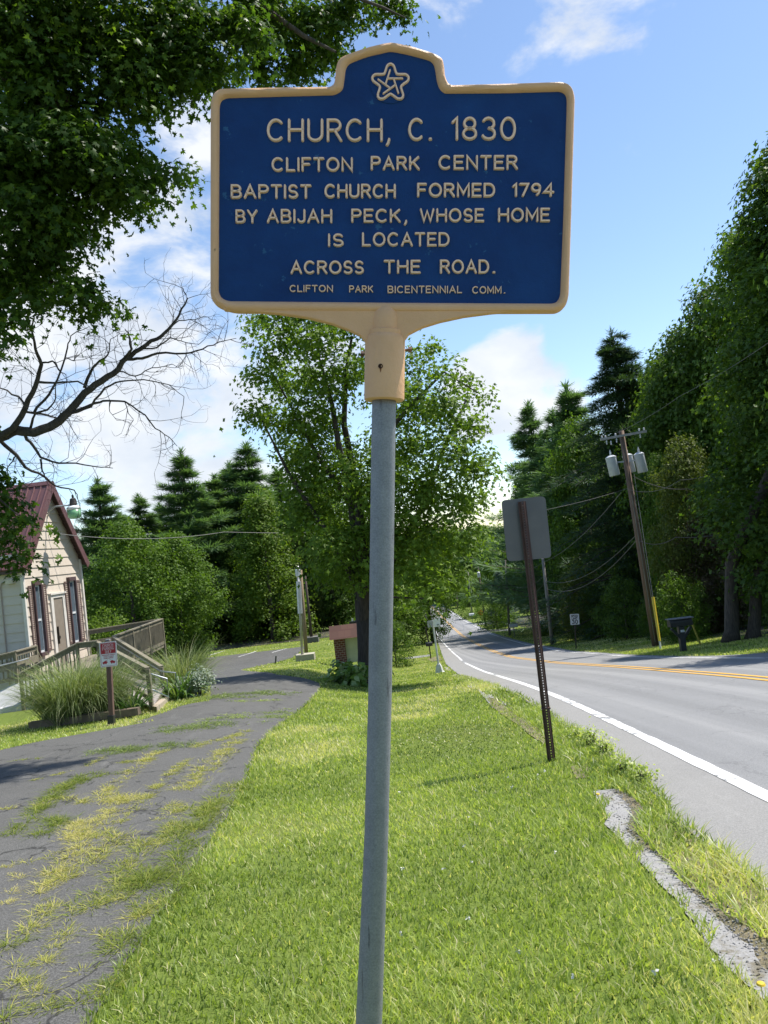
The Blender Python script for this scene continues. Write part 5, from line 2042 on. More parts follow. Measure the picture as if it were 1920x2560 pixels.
mailbox((1358, 1590), .5, 1.2, 'unidentified pale object shaped as a mailbox, partly hidden behind the brown sign post', PORC, SBLACK, L=.7)  # object of unknown kind, given a mailbox shape
bmx, bx = mailbox((1077, 1647), .34, 1.15, 'black mailbox on a brown post left of the white road sign post', SBLACK, POLEDARK, L=.6)
m = MB(); m.beam(bx + Vector((0, 0, 1.1)), A(1064, 1568, bx.y), .11, .11, (0, 1, 0)); m.build('tall_post', POLEDARK, bmx)

# yellow marker stake
st0 = G(1753, 1612)
m = MB(); m.beam(st0 + Vector((0, 0, -.1)), A(1723, 1541, st0.y), .06, .06, (0, 1, 0))
tag(m.build('marker_stake', M('stake_yellow', (.50, .40, .07), (.4, .33, .06)), None), 'thin leaning yellow stake right of the black mailbox', 'stake')
# thin dark rod in the grass near the lot
st0 = G(688, 1659)
m = MB(); m.tube([st0 + Vector((0, 0, -.1)), A(690, 1640, st0.y)], .05, 6)
tag(m.build('marker_rod', SBLACK, None), 'short black rod in the lawn edge at the parking lot', 'stake')
# orange warning sign far down the road
ow = G(1206, 1560)
ot = thing('warning_sign', 'orange diamond warning sign beside the dark roadside pole', 'road sign', ow)
m = MB(); m.beam(ow, A(1203, 1530, ow.y), .08, .06, (0, 1, 0)); m.build('post', POLEDARK, ot)
c = A(1202, 1532, ow.y - .1); m = MB(); k_ = .62
plate([c + Vector((0, 0, k_)), c + Vector((k_, 0, 0)), c + Vector((0, 0, -k_)), c + Vector((-k_, 0, 0))], .01, 'sign_plate', M('sign_orange', (.62, .25, .04), None, 4, .5), ot, .05)

# white-footed sign post near the road bend with two plates
wb = G(1099, 1681)
ws = thing('road_sign', 'two white backed sign plates on a white footed post by the bend', 'road sign', wb)
WP = M('painted_post_white', (.62, .63, .62), (.50, .51, .5), 5, .55)
m = MB(); m.tube([wb, A(1081, 1550, wb.y)], [.06, .045], 10); m.build('post', WP, ws)
m = MB(); m.lathe([(.36, -.1), (.34, .0), (.26, .05), (.20, .30), (.14, .42), (.07, .50)], wb, 4, Matrix.Rotation(rad(30), 3, 'Z')); m.build('foot', WP, ws, False, False)
plate([A(1067, 1553, wb.y - .1), A(1082, 1550, wb.y - .1), A(1083, 1567, wb.y - .1), A(1070, 1570, wb.y - .1)], .01, 'sign_plate', M('plate_grey', (.42, .43, .42)), ws, .06)
pl2 = plate([A(1082, 1549, wb.y - .15), A(1100, 1545, wb.y - .35), A(1101, 1566, wb.y - .35), A(1084, 1568, wb.y - .15)], .01, 'sign_plate', SWHITE, ws, .06)
m = MB(); cc_ = A(1094.5, 1562, wb.y - .36); m.box(cc_, (.10, .01, .05)); m.build('sticker', SBLACK, ws)

# parking lot light and the two wooden poles
lb = G(763, 1652)
CB = M('concrete_footing', (.42, .39, .29), (.34, .32, .25), 5, .9, 0, .4, 30)
lt = thing('light_pole', 'grey metal light pole with a wide pale sleeve on a concrete block', 'light pole', lb)
lx = A(757, 1645, lb.y - .1)
ltop = A(744, 1415, lb.y - .1)
m = MB(); m.tube([lb + Vector((-.15, -.1, -.1)), ltop], [.085, .075], 14); m.build('shaft', M('grey_metal_pole', (.40, .40, .40), (.33, .33, .33), 6, .45, .5), lt, False, True)
m = MB(); a_ = (lb + Vector((-.15, -.1, -.1))); m.tube([a_.lerp(ltop, .51), a_.lerp(ltop, .84)], .155, 16); m.build('sleeve', M('pale_metal_sleeve', (.62, .64, .68), (.52, .54, .58), 3, .35, .5), lt, False, 'auto')
m = MB(); m.box(lb + Vector((.05, 0, .12)), (1.15, .8, .62)); m.build('footing', CB, lt)
m = MB(); tp = a_.lerp(ltop, .93); m.lathe([(.12, -.25), (.17, -.2), (.17, .2), (.10, .3)], tp, 10); m.build('lamp_head', PORC, lt)
p7, p7b, p7t = upole('wooden_pole', 'brown wooden pole standing right behind the grey metal light pole', (766, 1645), (752, 1425), .115, M('tan_pole_wood', (.29, .215, .13), (.2, .15, .09), 4, .9, 0, .6, 16, (5, 5, .35)), cat='wooden pole')
p8, p8b, p8t = upole('wooden_pole', 'thin farther wooden pole with its own concrete block in the trees', (780, 1606), (763, 1440), .11, POLEDARK, cat='wooden pole')
m = MB(); m.box(p8b + Vector((.05, -.1, .05)), (1.15, .9, .9)); m.build('footing', M('dark_footing', (.16, .155, .14), (.11, .107, .1), 4, .9), p8)

# brick church sign under the maple
kb = G(856, 1668)
DK = kb.y
BRICK, nt, b = newmat('dark_red_brick')
bt = nt.nodes.new('ShaderNodeTexBrick')
nt.links.new(coords(nt, 'Object'), bt.inputs['Vector'])
mpn = nt.nodes.new('ShaderNodeMapping'); mpn.inputs['Rotation'].default_value = (rad(90), 0, 0)
nt.links.new(coords(nt, 'Object'), mpn.inputs['Vector']); nt.links.new(mpn.outputs[0], bt.inputs['Vector'])
bt.inputs['Scale'].default_value = 1.0
bt.inputs['Brick Width'].default_value = .22
bt.inputs['Row Height'].default_value = .115
bt.inputs['Mortar Size'].default_value = .012
bt.inputs['Color1'].default_value = (.13, .028, .02, 1); bt.inputs['Color2'].default_value = (.085, .02, .016, 1); bt.inputs['Mortar'].default_value = (.30, .24, .22, 1)
nt.links.new(bt.outputs['Color'], b.inputs['Base Color']); b.inputs['Roughness'].default_value = .85
kt = thing('brick_sign', 'small brick pier sign with red shingle roof and pale panel under the maple', 'brick sign', kb)
KB2 = kb.z
sc2 = DK / FPX
W_p = 27 * sc2; Hh_ = 74 * sc2
xk = kb.x
m = MB(); m.box((xk, DK, KB2 + Hh_ / 2 - .1), (W_p, .5, Hh_ + .2)); m.build('pier', BRICK, kt)
m = MB(); m.box((xk + 68 * sc2, DK, KB2 + Hh_ / 2 - .1), (W_p, .5, Hh_ + .2)); m.build('pier', BRICK, kt)
m = MB(); m.box((xk + 34 * sc2, DK + .05, KB2 + Hh_ / 2 + .1), (68 * sc2 - W_p, .12, Hh_ - .2)); m.build('sign_panel', M('pale_green_panel', (.50, .52, .40), (.42, .44, .34), 3, .6), kt)
SHING, nt, b = newmat('red_shingles')
bt = nt.nodes.new('ShaderNodeTexBrick'); mpn = nt.nodes.new('ShaderNodeMapping'); mpn.inputs['Rotation'].default_value = (rad(60), 0, 0)
nt.links.new(coords(nt, 'Object'), mpn.inputs['Vector']); nt.links.new(mpn.outputs[0], bt.inputs['Vector'])
bt.inputs['Scale'].default_value = 1; bt.inputs['Brick Width'].default_value = .34; bt.inputs['Row Height'].default_value = .14; bt.inputs['Mortar Size'].default_value = .012
bt.inputs['Color1'].default_value = (.125, .062, .046, 1); bt.inputs['Color2'].default_value = (.095, .047, .036, 1); bt.inputs['Mortar'].default_value = (.10, .045, .035, 1)
nt.links.new(bt.outputs['Color'], b.inputs['Base Color']); b.inputs['Roughness'].default_value = .9
m = MB()
rz0, rz1 = KB2 + Hh_ - .02, KB2 + Hh_ + 30 * sc2
x0, x1 = xk - 22 * sc2, xk + 90 * sc2
y0, y1 = DK - .62, DK + .62
m.add([(x0, y0, rz0), (x1, y0, rz0), (x1, y1, rz0), (x0, y1, rz0), (x0, DK, rz1), (x1, DK, rz1)], [(0, 1, 5, 4), (2, 3, 4, 5), (0, 4, 3), (1, 2, 5), (3, 2, 1, 0)])
m.build('roof', SHING, kt)
sgn = thing('small_sign', 'small dark sign board peeking over the red shingle roof', 'sign', (xk + 40 * sc2, DK + 3, Hf(xk + 1, DK + 3)))
m = MB(); p = A(884, 1558, DK + 3); m.box(p, (22 * sc2, .05, 11 * sc2)); m.build('board', SBLACK, sgn)
m = MB(); m.beam(Vector((p.x, p.y + .05, Hf(p.x, p.y))), p + Vector((0, .05, 0)), .08, .06, (0, 1, 0)); m.build('post', POLEGREY, sgn)
m = MB(); m.box(p + Vector((0, -.03, 9 * sc2)), (9 * sc2, .05, 6 * sc2)); m.build('topper', PORC, sgn)

# ------------------------------------------------------------------ planting
STRAW = foliage('ornamental_grass', [(0, (.10, .14, .05)), (.4, (.17, .225, .085)), (.75, (.26, .31, .14)), (1, (.40, .40, .24))], .3, .55)
IRIS = foliage('strap_leaf', [(0, (.05, .12, .03)), (.6, (.11, .19, .05)), (1, (.22, .28, .12))], .3, .45)
SILVER = foliage('silver_leaf', [(0, (.16, .20, .15)), (.6, (.25, .30, .23)), (1, (.38, .42, .34))], .2, .7)
HOSTA = foliage('hosta_leaf', [(0, (.07, .16, .03)), (.5, (.20, .30, .07)), (1, (.58, .62, .33))], .3, .4)


def fountain(name, label, cat, c, n, h, spread, w, mat, seed, base_r=.25, droop=.9, el=(45, 88)):
    """arching strap leaves from one clump"""
    r = np.random.default_rng(seed)
    t0 = np.array(c)
    a = r.random(n) * 6.283
    br = base_r * np.sqrt(r.random(n))
    root = np.stack([np.cos(a) * br, np.sin(a) * br, np.zeros(n)], 1)
    a2 = a + r.normal(size=n) * .5
    d = np.stack([np.cos(a2), np.sin(a2)], 1)
    L = h * (.65 + .5 * r.random(n))
    e = np.radians(el[0] + (el[1] - el[0]) * r.random(n) ** .7)
    segs = 6
    rows = []
    pos = root.copy()
    side = np.stack([-d[:, 1], d[:, 0], np.zeros(n)], 1)
    tw = r.normal(size=n) * .6
    side = side * np.cos(tw)[:, None] + np.stack([d[:, 0] * np.sin(tw), d[:, 1] * np.sin(tw), 0 * tw], 1)
    dr_ = droop * (.6 + .8 * r.random(n)) * (spread)
    for s in range(segs + 1):
        q = s / segs
        ww = w * (1 - q ** 2.2) * .5 * (.7 + .6 * r.random(n)) if s == 0 else w * (1 - q ** 2.2) * .5
        ww = np.broadcast_to(ww, (n,))[:, None]
        rows += [pos - side * ww, pos + side * ww]
        st_ = L / segs
        pos = pos + np.stack([d[:, 0] * np.cos(e) * st_, d[:, 1] * np.cos(e) * st_, np.sin(e) * st_], 1)
        e = e - dr_ * (q + .25) * .42
    V = np.stack(rows, 1).reshape(-1, 3)
    k = 2 * (segs + 1)
    o = np.arange(n)[:, None] * k
    F = [o + np.array([[2 * s, 2 * s + 1, 2 * s + 3, 2 * s + 2]]) for s in range(segs)]
    ti = np.tile(r.random(n), segs)
    o_ = link_mesh(name, np_mesh(name, V, F, ti), mat)
    o_.location = c
    return tag(o_, label, cat)


gc = G(175, 1818)
gcx = A(175, 1800, gc.y + .5)
zz = lambda p: Vector((p.x, p.y, Hf(p.x, p.y)))
fountain('ornamental_grass', 'big arching ornamental grass mound behind the parking sign', 'ornamental grass', zz(A(178, 1800, gc.y + 1.0)), 1700, 1.85, 1.25, .013, STRAW, 31, .5, .95)
fountain('ornamental_grass', 'second ornamental grass mound directly behind the red parking sign', 'ornamental grass', zz(A(248, 1800, gc.y + 1.3)), 1500, 1.7, 1.25, .013, STRAW, 32, .5, .95)
gc2 = G(455, 1752)
fountain('ornamental_grass', 'separate ornamental grass mound right of the steps', 'ornamental grass', zz(A(462, 1740, gc2.y + 2.2)), 1000, 1.75, 1.1, .013, STRAW, 34, .4, .95)
fountain('strap_leaf_plant', 'pale strap leaved plant between parking sign and steps', 'plant', zz(A(330, 1800, gc.y + 1.0)), 60, .95, 1.0, .055, IRIS, 35, .15, 1.1, (35, 80))
fountain('strap_leaf_plant', 'dark strap leaved clump right of the handrail post', 'plant', zz(A(452, 1755, gc2.y + .6)), 120, 1.0, 1.0, .06, IRIS, 36, .25, 1.15, (30, 80))


def bush(name, label, cat, c, h, w, mat, seed, leaf=.1, kind='oval', per=60, cn=30, cr=.16, nl=10, group=None, flat=.7):
    r = np.random.default_rng(seed)
    lobes = []
    for i in range(nl):
        a = i * 2.4; q = math.sqrt((i + .5) / nl) * .62
        s = (.22 + .14 * r.random())
        lobes.append((((w / 2) * q * math.cos(a), (w / 2) * q * math.sin(a), h * (.28 + .45 * (1 - q) + .12 * r.random())), (s * w, s * w, s * h)))
    me, C = make_crown('foliage', lobes, per, cn, cr, leaf, kind, r, flat, .5)
    me.transform(Matrix.Translation((0, 0, 0)))
    t = thing(name, label, cat, c, 0, group)
    link_mesh('foliage', me, mat, t)
    mb = MB()
    for i in range(5):
        a = i * 1.3
        mb.tube([(0.05 * math.cos(a), .05 * math.sin(a), -.1), (w * .12 * math.cos(a), w * .12 * math.sin(a), h * .4), (w * .2 * math.cos(a), w * .2 * math.sin(a), h * .6)], [.03 * h ** .5, .02 * h ** .5, .006], 5, False)
    mb.build('stem', BARK(), t, True)
    return t


bush('silver_shrub', 'silvery low shrub at the right end of the church bed', 'shrub', zz(A(497, 1752, gc2.y + .9)), .75, .85, SILVER, 41, .06, 'oval', 160, 26, .10, 8)
hc = G(866, 1712)
bush('hosta', 'variegated hosta clump at the foot of the brick sign', 'hosta', zz(A(872, 1700, min(hc.y, DK - 1.0))), .62, 1.8, HOSTA, 42, .30, 'oval', 9, 16, .30, 9)

# ------------------------------------------------------------------ trees
LITTER = M('forest_floor_litter', (.045, .038, .024), (.028, .030, .016), 1.2, .95, 0, .8, 20)
structure(strip('forest_floor', lambda y: 0 * y - 90, lambda y: 0 * y - 2.5 - np.clip((70 - y) * .06, 0, 1) * 4, np.arange(lot_far + 7, 150, 2.0), 30, LITTER, .03, .3, 4), 'dark leaf litter under the woods behind the parking lot', 'forest floor')
structure(strip('forest_floor', lambda y: pave_r(y) + 5.5, lambda y: 0 * y + 80, np.arange(34, 150, 2.0), 30, LITTER, .03, .3, 5), 'dark leaf litter under the woods right of the road', 'forest floor')

MAP, DRK, LGT = foliage('maple_leaf', G_MAPLE, .38), foliage('dark_leaf', G_DARK, .42), foliage('light_leaf', G_LIGHT, .4)
PIN, SPR, BLS = foliage('pine_needle', G_PINE, .35, .6, 1.85), foliage('spruce_needle', G_SPRUCE, .25, .6, 1.5), foliage('blue_needle', G_BLUE, .1, .6)
OLV, RST = foliage('olive_leaf', G_OLIVE, .35), foliage('rusty_leaf', G_RUST, .25)


def px_lobes(lst, d, spread, r, squash=.85, depth=1.0):
    """lobes given as pixel circles, put at distance d with real depth scatter; relative to origin"""
    o = []
    for it in lst:
        px, py, pr = it[:3]
        dd = (it[3] if len(it) > 3 else d) + r.normal() * spread
        c = A(px, py, dd)
        s = pr * dd / FPX
        o.append((np.array(c), (s, s * depth, s * squash)))
    return o


def place(o, px, d, top_py=None, h0=None, rotz=None, wk=1.0):
    """set a tree built at the origin to stand at distance d below pixel column px, its top at top_py"""
    # find column along the leaning vertical: iterate the foot
    r_ = ray(px, 1620)
    x = r_.x * d
    z = Hf(x, d)
    if top_py is not None:
        for _ in range(3):
            # vertical lines lean in the picture: find x so that the top lands at px
            tp = A(px, top_py, d)
            x = tp.x
            z = Hf(x, d)
        s = (tp.z - z) / h0
        o.scale = (s * wk, s * wk, s)
    o.location = (x, d, z)
    if rotz is not None:
        o.rotation_euler = (0, 0, rotz)
    return o


# --- the maple in the middle, half hidden by the marker pole
r = np.random.default_rng(51)
tb_ = G(914, 1713)
DT = tb_.y
cm = thing('maple_tree', 'medium maple with dark upright limbs standing behind the marker pole', 'tree', tb_)
CL = [(700, 770, 60), (790, 770, 75), (880, 790, 70), (640, 800, 38), (690, 850, 66), (790, 850, 74), (655, 925, 46), (730, 940, 74), (840, 930, 84), (930, 900, 60), (635, 1015, 40), (700, 1040, 66), (790, 1040, 86),
      (1040, 900, 46), (1090, 860, 26), (1110, 930, 48), (1165, 960, 34), (1215, 985, 26), (1010, 1000, 90), (1100, 1020, 66), (1165, 1060, 50), (1000, 1110, 100), (1120, 1130, 74), (1190, 1150, 46), (1215, 1190, 38),
      (720, 1120, 66), (820, 1140, 96), (910, 1180, 96), (760, 1230, 86), (870, 1270, 110), (990, 1230, 110), (1100, 1230, 86), (1180, 1250, 52), (750, 1300, 50), (830, 1360, 86), (930, 1380, 110), (1040, 1350, 110),
      (1130, 1340, 70), (1190, 1330, 36), (815, 1420, 44), (870, 1435, 54), (960, 1450, 62), (1060, 1435, 60), (1120, 1430, 44), (1085, 1510, 24), (1010, 1520, 30)]
lob = px_lobes(CL, DT, 1.5, r, .8, 1.25)
lob = [(c - np.array(tb_), s) for c, s in lob]
me, C = make_crown('crown', lob, 27, 30, .29, .18, 'tri', r, .6, .3, .6)
link_mesh('crown', me, foliage('bright_maple_leaf', [(0, (.075, .135, .018)), (.5, (.125, .205, .026)), (1, (.20, .29, .04))], .42), cm)  # brighter yellow-green leaf tints for this tree
m = MB()
fork = A(909, 1545, DT) - tb_
m.tube([(0, 0, -.4), (0, 0, 0), fork * .5, fork], [.42, .29, .26, .28], 14)
O = Vector((0, 0, 0))
for pth, r0 in (([(905, 1550), (893, 1400), (880, 1250), (850, 1130), (830, 1010), (800, 900)], .24), ([(907, 1550), (905, 1380), (893, 1230), (860, 1060), (865, 930), (880, 840)], .22),
                ([(908, 1550), (925, 1400), (940, 1240), (960, 1080), (1000, 950)], .22), ([(910, 1540), (985, 1400), (1060, 1260), (1110, 1120), (1165, 1000)], .18), ([(905, 1500), (960, 1390), (1050, 1330), (1130, 1280)], .13),
                ([(900, 1480), (850, 1380), (790, 1290), (720, 1180), (650, 1040)], .15), ([(880, 1260), (800, 1150), (740, 1040), (680, 930)], .12), ([(960, 1090), (1040, 1000), (1110, 930), (1200, 985)], .1)):
    w = [A(px, py, DT + r.normal() * .25) - tb_ for px, py in pth]
    n_ = len(w)
    m.tube(w, [r0 * (1 - .8 * i / (n_ - 1)) for i in range(n_)], 7, False)
limbs(m, (0, 0, 0), C, r, tuple(fork * 1.8), .26, .10)
m.build('trunk', M('maple_bark', (.075, .06, .05), (.035, .028, .024), 5, .95, 0, .8, 14, (4, 4, .6)), cm, True, True)

# --- the big maple overhanging from the left, trunk outside the frame
r = np.random.default_rng(52)
tl = zz(Vector((-8.6, 10.5, 0)))
lm = thing('maple_tree', 'large dark maple overhanging the upper left corner of the view', 'tree', tl)
LL = [(60, 60, 150, 10), (250, 50, 130, 10), (430, 60, 110, 10.5), (585, 60, 66, 10.5), (635, 90, 34, 10.2), (120, 230, 140, 9.8), (310, 190, 100, 10), (430, 170, 66, 10.4), (520, 150, 60, 10.8), (60, 410, 140, 9.6), (200, 390, 105, 9.8), (300, 350, 46, 10),
      (360, 400, 34, 10.4), (420, 425, 24, 10.6), (465, 445, 14, 10.6), (285, 460, 72, 10.2), (370, 460, 30, 10.5), (90, 550, 105, 9.8), (190, 560, 45, 10.2), (25, 680, 76, 9.8), (105, 700, 50, 10), (180, 715, 40, 10.1), (235, 745, 36, 10.2), (275, 765, 16, 10.4),
      (10, 780, 40, 9.7), (0, 850, 28, 9.8), (85, 745, 30, 10), (150, 640, 40, 10),
      (690, 40, 66, 13), (780, 60, 66, 13), (820, 120, 40, 13.2), (740, 165, 44, 13.4), (650, 165, 44, 13), (560, 205, 24, 12.6), (490, 195, 26, 12.4), (850, 50, 36, 13), (960, 15, 26, 13.5), (1010, 40, 14, 13.5), (995, 0, 24, 13.5), (880, 0, 46, 13.2), (620, 20, 66, 12.6),
      (25, 1275, 30, 10.4), (66, 1300, 14, 10.4), (12, 1345, 32, 10.3), (38, 1400, 10, 10.3), (-40, 1200, 60, 10.2)]
LO = [(-250, 200, 420, 11), (-300, 700, 330, 10.5), (-600, -100, 500, 11), (-100, -300, 360, 10.5), (300, -300, 230, 11.5), (150, -650, 300, 11.5), (720, -160, 150, 13), (-100, -700, 420, 11), (-450, -900, 500, 11.5), (-700, 500, 400, 10)]
lobA = [(c - np.array(tl), s) for c, s in px_lobes(LL, 10, .35, r, .8, 1.5)]
lobB = [(c - np.array(tl), s) for c, s in px_lobes(LO, 10, .3, r, .8, 1.2)]
P1, I1, O1, C1 = crown_points(lobA, 190, 26, .16, r, .6, .1)
P2, I2, O2, C2 = crown_points(lobB, 19, 22, .24, r, .6, .55)
def leafset(P, I, Oo, size):
    ct = r.random(I.max() + 1)
    return P, Oo + r.normal(size=P.shape) * .55, .5 * ct[I] + .5 * r.random(len(P)), np.full(len(P), size) * (.7 + .6 * r.random(len(P)))
a, b = leafset(P1, I1, O1, .120), leafset(P2, I2, O2, .19)
cat_ = [np.concatenate(k) for k in zip(a, b)]
me = leaves('crown', cat_[0], cat_[1], cat_[3], 'star', cat_[2], r)
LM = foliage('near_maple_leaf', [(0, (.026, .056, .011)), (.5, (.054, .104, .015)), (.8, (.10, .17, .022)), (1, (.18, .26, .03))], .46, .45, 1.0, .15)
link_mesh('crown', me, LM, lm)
m = MB()
top = Vector((1.2, .3, 10.5))
m.tube([(0, 0, -.4), (0, 0, .2), (.2, 0, 3), (.6, .1, 6), top], [.62, .46, .40, .32, .12], 14)
limbs(m, (0, 0, 0), C2, r, tuple(top), .30, .12)
for pth, r0 in (([(-350, 700), (-100, 420), (120, 260), (250, 230), (330, 140)], .11), ([(-300, 300), (0, 200), (250, 110), (480, 90), (640, 90)], .09), ([(-350, 760), (-100, 620), (100, 520), (280, 490), (430, 430)], .07),
                ([(-350, 900), (-150, 800), (60, 690), (200, 720), (270, 760)], .05), ([(-300, 0), (200, -120), (560, -50), (760, 90), (840, 130)], .1), ([(560, -50), (800, -40), (960, 20), (1015, 45)], .05), ([(-350, 1000), (-150, 1120), (0, 1250), (60, 1300)], .03)):
    w = [A(px, py, 10.3 + .2 * r.normal() + (2.2 if px > 500 else 0)) - tl for px, py in pth]
    m.tube(w, [r0 * (1 - .8 * i / (len(w) - 1)) for i in range(len(w))], 7, False)
limbs(m, (0, 0, 3), C1, r, tuple(top), .12, .16)
m.build('trunk', BARK(), lm, True, True)

# --- the dead tree whose bare limb reaches in from the left
r = np.random.default_rng(53)
DB = 11.5
dt_ = zz(A(-330, 1700, DB))
bt_ = thing('bare_tree', 'leafless dead limb of a bare tree reaching in at left above the church roof', 'bare tree', dt_)
q3 = lambda pts: [(x * .422, 700 + y * .422) for x, y in pts]
BR = [([(-800, 1100), (-200, 990), (0, 930), (100, 890), (200, 905), (330, 850), (400, 790), (500, 670), (600, 600), (700, 530), (740, 470), (830, 410), (930, 350), (1000, 290), (1060, 210), (1110, 110), (1085, 50)], .092, .006),
      ([(0, 930), (75, 880), (150, 760), (210, 630), (245, 500), (210, 410), (185, 290), (205, 200)], .055, .006), ([(500, 640), (530, 560), (570, 500), (640, 440), (655, 350)], .028, .006),
      ([(740, 460), (780, 410), (760, 320), (740, 290)], .026, .006), ([(745, 470), (840, 465), (930, 435), (1100, 435), (1200, 410), (1290, 370), (1400, 345)], .024, .004),
      ([(120, 900), (180, 960), (240, 1050), (350, 1085), (450, 1085), (600, 1110), (670, 1115)], .026, .005), ([(400, 800), (560, 730), (640, 715), (740, 720), (860, 800), (920, 880), (1000, 930), (1050, 985)], .022, .004),
      ([(-100, 920), (0, 950), (100, 1040), (150, 1110), (270, 1170), (330, 1220), (440, 1245), (460, 1290)], .035, .006), ([(150, 780), (280, 800), (350, 820), (410, 822)], .02, .006), ([(180, 880), (210, 790), (280, 770), (330, 700), (335, 600)], .022, .005),
      ([(200, 790), (290, 680), (340, 590), (400, 400), (420, 330), (530, 275)], .022, .004), ([(235, 605), (330, 610), (460, 600), (560, 640)], .022, .006), ([(250, 490), (310, 480), (345, 530), (390, 560)], .016, .005),
      ([(420, 790), (540, 750), (620, 640), (720, 600), (850, 590), (1000, 620), (1090, 690)], .02, .004), ([(830, 410), (930, 400), (1010, 340), (1100, 370), (1180, 380)], .014, .004), ([(1000, 290), (1060, 240), (1150, 235), (1205, 215)], .012, .003),
      ([(700, 540), (800, 570), (900, 520), (1010, 500), (1060, 510)], .012, .003), ([(240, 1060), (250, 1130), (270, 1180)], .016, .008), ([(145, 740), (110, 690), (0, 640), (-100, 600)], .02, .006), ([(0, 930), (-100, 840), (-250, 700)], .05, .01),
      ([(655, 720), (650, 780), (690, 830)], .008, .003), ([(740, 725), (760, 790), (790, 830)], .008, .003), ([(395, 460), (440, 480), (460, 425)], .008, .004), ([(200, 560), (130, 510), (60, 500)], .008, .003), ([(100, 1040), (60, 1090), (20, 1170)], .012, .004)]
m = MB()
dep = {}
allp = []
for i, (pth, ra, rb) in enumerate(BR):
    pp_ = q3(pth)
    d0_ = DB + (0 if i == 0 else r.normal() * .2)
    dr_ = 0 if i == 0 else r.normal() * .7
    w = [A(px, py, DB + dr_ * (j / (len(pp_) - 1)) + r.normal() * .015) - dt_ for j, (px, py) in enumerate(pp_)]
    # subdivide with a little crookedness
    W2 = []
    for a_, b_ in zip(w[:-1], w[1:]):
        for q in range(3):
            W2.append(a_.lerp(b_, q / 3) + Vector(r.normal(size=3) * (.008 if q else 0)))
    W2.append(w[-1])
    n_ = len(W2)
    m.tube(W2, [ra + (rb - ra) * (j / (n_ - 1)) ** 1.0 for j in range(n_)], 6 if ra < .04 else 9, False)
    allp.append((W2, ra))


def twig(p, d, L, rr, depth):
    d = d.normalized()
    pts = [p]
    cur = p.copy()
    for i in range(4):
        d = (d + Vector(r.normal(size=3)) * .22 + Vector((0, 0, .04))).normalized()
        cur = cur + d * L / 4
        pts.append(cur.copy())
        if depth > 0 and i > 0 and r.random() < .75:
            sd2 = d.cross(Vector(r.normal(size=3))).normalized()
            twig(cur, d * .7 + sd2 * .75, L * (.4 + .3 * r.random()), rr * .6, depth - 1)
    m.tube(pts, [rr, rr * .85, rr * .7, rr * .55, rr * .35], 4, False)


for W2, ra in allp:
    n_ = len(W2)
    for i in range(2, n_):
        if r.random() < (.6 if ra < .1 else .45) and i > n_ * .2:
            d = (W2[i] - W2[i - 1]).normalized()
            sd2 = d.cross(Vector((0, -1, 0)) + Vector(r.normal(size=3)) * .5).normalized() * (1 if r.random() < .5 else -1)
            twig(W2[i], d * .6 + sd2 * .8, .28 + .42 * r.random(), .0052, 2)
main = allp[0][0][0]
m.tube([(0, 0, -.4), (0, 0, .1), (main.x * .3 - .1, 0, main.z * .6), main], [.40, .3, .22, .11], 12)
m.tube([main, main + Vector((-.6, .2, 2.0)), main + Vector((-.8, .5, 4.2))], [.12, .08, .03], 8)
m.build('trunk', M('dead_bark', (.085, .075, .065), (.04, .034, .03), 5, .95, 0, .8, 14, (4, 4, .6)), bt_, True, True)

# --- woods: a few prototypes, then individually placed copies
d1 = deciduous('maple_tree', 'x', 'tree', 61, 12, 9, MAP, .23, 'tri', 11, 44, .42, .2, .06, .0, 40)
d2 = deciduous('maple_tree', 'x', 'tree', 62, 13, 7.5, LGT, .22, 'tri', 12, 42, .40, .18, .05, .75, 44)
d3 = deciduous('dark_tree', 'x', 'tree', 63, 18, 9.5, DRK, .28, 'tri', 9.5, 44, .5, .28, .05, .1, 46)
d4 = deciduous('green_tree', 'x', 'tree', 64, 16, 8, MAP, .26, 'tri', 10, 44, .46, .24, .04, .25, 44)
s1 = deciduous('shrub', 'x', 'shrub', 65, 5, 6, OLV, .17, 'tri', 15, 26, .26, .08, .02, .1, 30)
s2 = deciduous('shrub', 'x', 'shrub', 66, 5, 6.4, DRK, .18, 'tri', 15, 26, .28, .08, .0, .1, 30)
pn = conifer('pine_tree', 'x', 'tree', 67, 20, 9.5, PIN, .04, .20, .80, .44, None, .45, .15, 22, 1.1, .1)
pn2 = conifer('pine_tree', 'x', 'tree', 68, 22, 10.5, PIN, .05, .14, .90, .46, None, .5, .12, 22, 1.05, .1)
spc = conifer('spruce_tree', 'x', 'tree', 69, 22, 11, SPR, .34, .0, .58, .32, None, .28, .05, 18, .8, .1)
bsp = conifer('spruce_tree', 'x', 'tree', 70, 9, 5, BLS, .10, .05, .34, .36, None, .15, .04, 10, 1.0)
HGT = {d1: 12, d2: 13, d3: 18, d4: 16, s1: 5, s2: 5, pn: 20, pn2: 22, spc: 22, bsp: 9}
used = set()
k_rot = [0]


def put(proto, px, d, top_py, label, cat=None, group=None, wk=1.0, mat=None, name=None):
    """first use moves the prototype itself, later uses are copies"""
    k_rot[0] += 2.1
    if proto in used or mat is not None:
        o = dup(proto, (0, 0, 0), 0)
        if mat is not None:
            for c in o.children:
                if c.name.startswith('crown'):
                    c.data = c.data.copy(); c.data.materials.clear(); c.data.materials.append(mat)
    else:
        o = proto
        used.add(proto)
    place(o, px, d, top_py, HGT[proto], k_rot[0], wk)
    o['label'] = label
    if cat:
        o['category'] = cat
    if group:
        o['group'] = group
    if name:
        o.name = name
    return o


